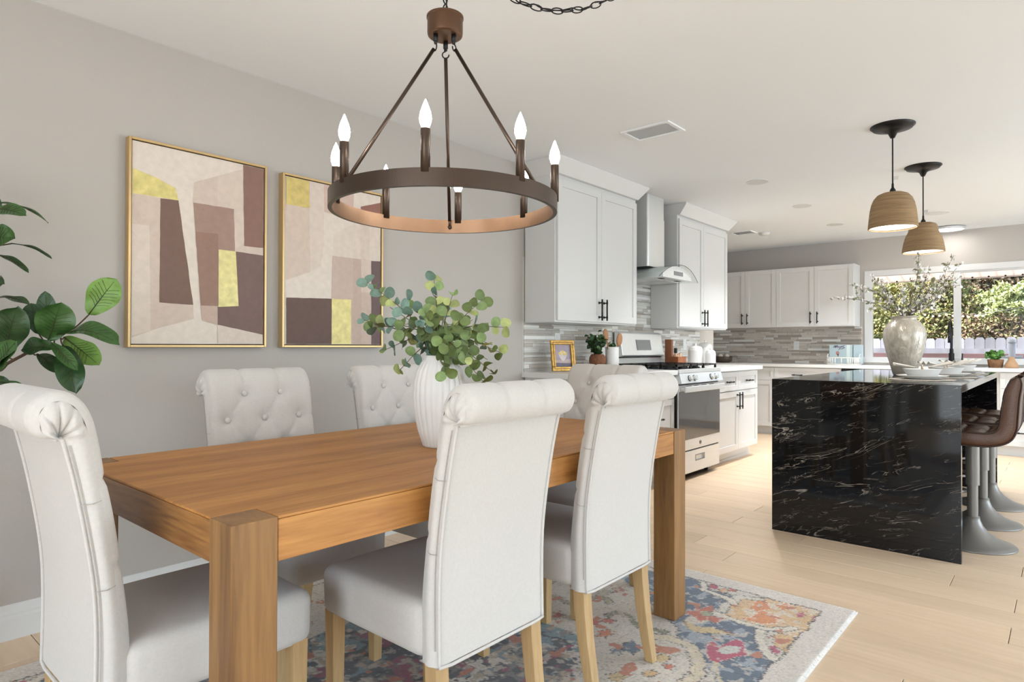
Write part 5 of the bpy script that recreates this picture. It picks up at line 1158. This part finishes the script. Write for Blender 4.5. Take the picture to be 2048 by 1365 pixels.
# ================================================================== ISLAND VASE, BRANCHES, PLACE SETTINGS
ivp = at(1809, 752, Z=IZ); ivp = Vector((at(1809, 752, d=4.48).x, at(1809, 752, d=4.48).y, IZ))
M_shell = mat('pearly_vase', (.47, .42, .35), .28, .15, bump=(30, .9, (1, 1, .45)), vary=(34, .22, (1, 1, .5)))
tag(MB().lathe([(.001, 0), (.066, 0), (.072, .008), (.088, .07), (.113, .16), (.131, .25), (.134, .29), (.124, .335), (.098, .372), (.078, .388), (.074, .396), (.086, .412), (.091, .416), (.085, .414), (.068, .395), (.07, .37), (.10, .30), (.001, .30)], 56).build('decorative_vase', M_shell, smooth=True), 'large pearly taupe textured vase standing on the island', 'vase').location = ivp
def blossoms():
    mo = ivp+Vector((0, 0, .40)); t = thing('blossom_branches', 'tall bare branches dotted with small white blossoms in the island vase', 'branches', mo); rg = random.Random(5); d0 = 4.48
    mp = [mat('petal_white', (.80, .76, .73), .7, rnd=.1), mat('petal_green', (.24, .25, .13), .7)]
    tips = [((1668, 596), (1735, 603)), ((1700, 570), (1752, 585)), ((1745, 553), (1775, 590)), ((1760, 560), (1785, 600)), ((1838, 508), (1832, 570)), ((1860, 532), (1838, 590)), ((1908, 511), (1868, 580)), ((1922, 527), (1870, 585)), ((1922, 552), (1870, 600)), ((1870, 560), (1845, 600)), ((1895, 570), (1855, 610)), ((1808, 575), (1806, 610))]
    for i, ((tx, ty), (mx, my)) in enumerate(tips):
        dd = rg.uniform(-.16, .16); base = Vector((rg.uniform(-.03, .03), rg.uniform(-.03, .03), -.10)); mid = at(mx, my, d=d0+dd*.5)-mo; tip = at(tx, ty, d=d0+dd)-mo
        pts = catmull([base, Vector((base.x*.5+mid.x*.15, base.y*.5+mid.y*.15, .02)), mid, tip], 26); b = MB().tube(pts, [.0042-.0029*k/25 for k in range(26)], 6)
        tw = []
        for k in range(9, 24, 3):
            d = (pts[k+1]-pts[k]).normalized(); sd = d.cross(Vector((rg.uniform(-1, 1), rg.uniform(-1, 1), rg.uniform(-1, 1)))).normalized(); e = pts[k]+(d*.6+sd*.7)*rg.uniform(.04, .09); b.tube([pts[k], e], .0012, 4); tw += [e, pts[k].lerp(e, .6)]
        br = b.build('branch', mat('twig_bark', (.075, .055, .045), .8, vary=(40, .2)), t, smooth=True); fl_ = MB()
        for p in tw+[pts[k] for k in range(8, 26, 1)]:
            for _ in range(3):
                c = p+Vector((rg.uniform(-.015, .015), rg.uniform(-.015, .015), rg.uniform(-.012, .015))); fl_.cur = 0 if rg.random() < .62 else 1; R = rg.uniform(.008, .0135); rot = Matrix.Rotation(rg.uniform(0, 6), 3, 'X') @ Matrix.Rotation(rg.uniform(0, 6), 3, 'Y')
                for q in range(5):
                    a = q*2*PI/5; u = Vector((math.cos(a), math.sin(a), .15)); v = Vector((-math.sin(a), math.cos(a), 0)); fl_.add([c, c+rot @ (u*R*.6+v*R*.42), c+rot @ (u*R*1.15), c+rot @ (u*R*.6-v*R*.42)], [(0, 1, 2, 3)])
        tag(fl_.build('blossom_cluster', mp, br), kind='stuff')
blossoms()
M_mat = mat('woven_mat_straw', (.56, .50, .43), .85, bump=(120, .5), vary=(60, .15)); M_nap = mat('napkin_linen', (.66, .615, .55), .9, vary=(20, .05), bump=(200, .1))
def setting(k, x, y, where):
    def scal(t_, z): return 1+.03*abs(math.sin(t_*14))
    tag(MB().lathe([(.001, 0), (.165, 0), (.17, .002), (.165, .005), (.001, .006)], 112, rib=scal).build('placemat', M_mat), 'round woven scalloped placemat on the island, %s' % where, 'placemat', 'island placemats').location = (x, y, IZ)
    tag(MB().lathe([(.001, 0), (.085, 0), (.092, .004), (.135, .020), (.137, .022), (.133, .023), (.09, .008), (.001, .007)], 48).build('dinner_plate', M_ceram, smooth=True), 'white rimmed dinner plate on the island, %s' % where, 'plate', 'island dinner plates').location = (x, y, IZ+.0065)
    tag(MB().lathe([(.001, 0), (.06, 0), (.075, .006), (.100, .05), (.103, .052), (.098, .052), (.07, .012), (.001, .01)], 48).build('bowl', M_ceram, smooth=True), 'white bowl with a napkin on the island, %s' % where, 'bowl', 'island bowls').location = (x, y, IZ+.0145)
    n = thing('napkin', 'folded cream napkin in a ring lying in the bowl, %s' % where, 'napkin', (x, y, IZ+.062), .3+k*.4, 'island napkins')
    def fan(sg):
        def fn(a, b): r = .012+.135*a; w = (.012+.055*a)*(b*2-1); return (sg*r, w, .012+.016*a*(1 if sg < 0 else 1.6)+.010*math.sin(b*PI*5)*a+.005*a)
        return MB().grid(fn, 10, 24)
    for sg in (-1, 1): fan(sg).build('fold', M_nap, n, smooth=True)
    MB().tube([(.004*0, .017*math.cos(a), .012+.015*math.sin(a)) for a in [2*PI*j/16 for j in range(16)]], .0045, 6, closed=True).build('ring', mat('pearl_ring', (.55, .45, .33), .35, .4), n, smooth=True)
setting(0, -.66, 4.55, 'nearest the camera'); setting(1, -.60, 5.06, 'beside the big vase'); setting(2, -.60, 5.80, 'nearest the window')

# ================================================================== OUTSIDE THE KITCHEN WINDOW
structure(box('ground_outside', (-25, YF+.2, -.3), (22, 40, -.05), mat('dry_lawn', (.22, .20, .10), .95, vary=(.6, .3))))
structure(MB().grid(lambda a, b: (-26+50*a, 19+14*b, -.2+5.5*b**.8+.6*math.sin(a*17)+.4*math.sin(a*41+b*9)), 60, 14).build('hill_outside', mat('scrub_hillside', (.12, .10, .05), .95, vary=(1.4, .5)), smooth=True))
pc = thing('patio_cover', 'white board-lined patio cover outside the kitchen window', 'patio cover', (-1.5, 10.1, 2.3)); M_pat = mat('white_patio_board', (.80, .74, .71), .6, vary=(3, .04))
_nt = M_pat.node_tree; _tr = _nt.nodes.new('ShaderNodeBsdfTranslucent'); _tr.inputs[0].default_value = (.80, .72, .68, 1); _mx = _nt.nodes.new('ShaderNodeMixShader'); _mx.inputs[0].default_value = .6
_nt.links.new(_nt.nodes['Principled BSDF'].outputs[0], _mx.inputs[1]); _nt.links.new(_tr.outputs[0], _mx.inputs[2]); _nt.links.new(_mx.outputs[0], _nt.nodes['Material Output'].inputs[0])
pb_me = None
for k in range(38):
    x = -4.6+k*.185
    if pb_me is None: pb_me = MB().add([(0, -.95, .27), (.180, -.95, .27), (.180, .98, -.185), (0, .98, -.185), (0, -.95, .30), (.180, -.95, .30), (.180, .98, -.155), (0, .98, -.155)], [(0, 3, 2, 1), (4, 5, 6, 7), (0, 1, 5, 4), (1, 2, 6, 5), (2, 3, 7, 6), (3, 0, 4, 7)]).mesh('board', M_pat)
    o = link('board', pb_me, pc); o.location = (x+1.5, 0, 0)
    if k % 1 == 0: b = MB().lathe([(.001, 0), (.012, -.004), (.012, -.02), (.001, -.024)][::-1], 8).build('screw_head', M_black, o) if k == 0 else None
    if k == 0: scr = b; b.location = (.09, .93, -.174)
    else: b = link('screw_head', scr.data, o); b.location = (.09, .93, -.174)
box('fascia', (-4.6, .98, -.20), (2.4+.03+1.5, 1.0, -.10), M_pat, pc)
fn_ = thing('picket_fence', 'pale grey picket fence behind the yard', 'fence', (-2, 14, -.1)); M_fen = mat('shade_grey_fence', (.24, .24, .275), .85, rnd=.35, vary=(6, .2, (1, 1, .2))); M_red = mat('red_timber', (.11, .06, .065), .8, vary=(3, .35, (.3, 1, 2)), rnd=.2)  # bluish shade and shading streaks are put into the fence colour
pk = MB().prism([(0, 0), (.142, 0), (.142, 1.36), (.115, 1.40), (.027, 1.40), (0, 1.36)], -.012, .012, axis=1).mesh('picket', M_fen)
for k in range(62): o = link('picket', pk, fn_); o.location = (-5.0+k*.148, 0, random.uniform(-.015, .015))
for z in (1.16, .35): box('rail', (-5, -.06, z-.045), (4.2, -.015, z+.045), M_fen, fn_)
rw = thing('retaining_wall', 'low red timber retaining wall in front of the fence', 'wall', (-2, 13.5, -.1))
for i in range(6):
    for j in range(4): o = box('timber', (-5+j*2.3, -.06, .0+i*.19), (-5+j*2.3+2.28, .06, .17+i*.19), M_red if i % 2 else M_fen, rw, .01)
po = thing('standpipe', 'pale blue upright pipe with a crossbar outside the window', 'pipe', (at(2024, 690, Y=10.4).x, 10.4, -.05)); M_pipe = mat('pale_blue_pipe', (.50, .56, .66), .4)
MB().tube([(0, 0, 0), (0, 0, 1.245)], .036, 14).build('post', M_pipe, po, smooth=True); MB().tube([(-.11, 0, 1.045), (.11, 0, 1.045)], .028, 10).build('crossbar', M_pipe, po, smooth=True); MB().lathe([(.001, 1.285), (.03, 1.275), (.042, 1.25), (.042, 1.235), (.001, 1.235)][::-1], 16).build('cap', M_pipe, po, smooth=True)
def bush(label, c, r, n, mats, seed, ls, cat='tree', trunk=True, name='garden_tree', wts=None):
    n = int(n*4.6); t = thing(name, label, cat, (c[0], c[1], -.05), group='trees beyond the fence'); rg = np.random.default_rng(seed); cz = c[2]
    if trunk: MB().tube(catmull([(0, 0, 0), (.1, 0, cz*.5), (0, 0, cz)], 8), [.14, .13, .12, .11, .1, .09, .08, .06], 8).build('trunk', mat('tree_bark', (.09, .06, .045), .9, vary=(10, .3)), t, smooth=True)
    d = rg.standard_normal((n, 3)); d /= np.linalg.norm(d, axis=1)[:, None]; lump = 1+.22*np.sin(d[:, 0]*7+seed)*np.cos(d[:, 2]*6)+.15*np.sin(d[:, 1]*11+d[:, 2]*9); p = d*(rg.random((n, 1))**.35)*lump[:, None]*np.array(r)+np.array([0, 0, cz])
    a = rg.standard_normal((n, 3)); a /= np.linalg.norm(a, axis=1)[:, None]; b = np.cross(a, rg.standard_normal((n, 3))); b /= np.linalg.norm(b, axis=1)[:, None]; s = ls*.40*(.6+.8*rg.random((n, 1)))
    v = np.stack([p-a*s, p+b*s*.5, p+a*s, p-b*s*.5], 1).reshape(-1, 3); f = np.arange(4*n).reshape(-1, 4); me = bpy.data.meshes.new('foliage'); me.from_pydata(v.tolist(), [], f.tolist())
    for m in mats: me.materials.append(m)
    w = np.array(wts or [1]*len(mats), float); me.polygons.foreach_set('material_index', rg.choice(len(mats), n, p=w/w.sum()).astype(np.int32)); tag(link('foliage', me, t), kind='stuff')
def fol(n, c): return mat(n, c, .7, vary=(2, .2))
Fy, Fg, Fd, Fl, Fb, Fr = fol('leaf_yellow', (.56, .50, .19)), fol('leaf_green', (.27, .285, .11)), fol('leaf_dark', (.075, .075, .04)), fol('leaf_light', (.46, .50, .24)), fol('leaf_brown', (.20, .14, .09)), fol('leaf_rust', (.27, .18, .10))
bush('sunlit yellow-green shrub at the far edge of the window', (-3.75, 15.9, 1.75), (.85, .6, 1.35), 4200, [Fy, Fl, Fg], 1, .10, wts=[6, 2, .6]); bush('sunlit yellow-green tree behind the big vase', (-2.85, 17.2, 1.9), (.95, .6, 1.7), 4600, [Fy, Fg, Fl], 2, .11, wts=[3.5, 1.6, 2]); bush('olive tree just left of the window mullion', (-2.05, 15.9, 1.75), (.75, .55, 1.5), 4200, [Fg, Fy, Fb], 3, .10, wts=[3, 1, 1.6])
bush('brown dry-leaved tree right of the mullion', (-1.25, 17.4, 2.2), (.95, .6, 1.8), 4600, [Fb, Fd, Fr], 4, .11, wts=[3, 2.2, 1.6]); bush('pale green feathery tree at the right of the window', (-.72, 15.2, 1.95), (.50, .35, .42), 2600, [Fl, Fg], 5, .10, wts=[3, 1]); bush('dark rusty shrub low behind the fence right of the mullion', (-1.0, 15.0, 1.05), (.85, .35, .75), 3600, [Fb, Fg, Fr], 6, .09, trunk=False, name='garden_shrub', wts=[2.4, 1, 1]); bush('tall dark tree at the back of the garden', (.3, 19.4, 2.9), (1.7, .8, 2.6), 4800, [Fd, Fb, Fg], 7, .14, wts=[2, 2, .6])
bush('tall yellow tree at the back behind the left pane', (-5.0, 19.6, 3.0), (1.6, .8, 2.6), 4800, [Fy, Fl, Fg], 8, .14, wts=[4, 2, .6]); bush('tall olive tree at the back behind the vase', (-2.3, 20.4, 3.0), (1.6, .8, 2.7), 4800, [Fg, Fy, Fb], 9, .14, wts=[2, 2, 1])
sl_ = thing('string_lights', 'string of small lit bulbs hung before the garden trees', 'string lights', (0, 14.6, 0)); pts = [at(x, y, Y=14.6) for x, y in ((1850, 628), (1866, 631), (1879, 630), (1893, 628), (1906, 630), (1926, 631), (1936, 632), (1951, 630), (1955, 630), (1966, 630))]
MB().tube(catmull([p-Vector((0, 14.6, -.02)) for p in ([at(1800, 618, Y=14.6)]+pts+[at(2060, 615, Y=14.6)])], 60), .006, 5).build('cable', M_black, sl_)
lb = MB().ball((0, 0, 0), .020, 10, 6).mesh('bulb', mat('warm_string_bulb', (1, .8, .6), .4, emit=((1, .66, .45), 1.5)), True)
for p in pts: o = link('bulb', lb, sl_); o.location = p-Vector((0, 14.6, .02))
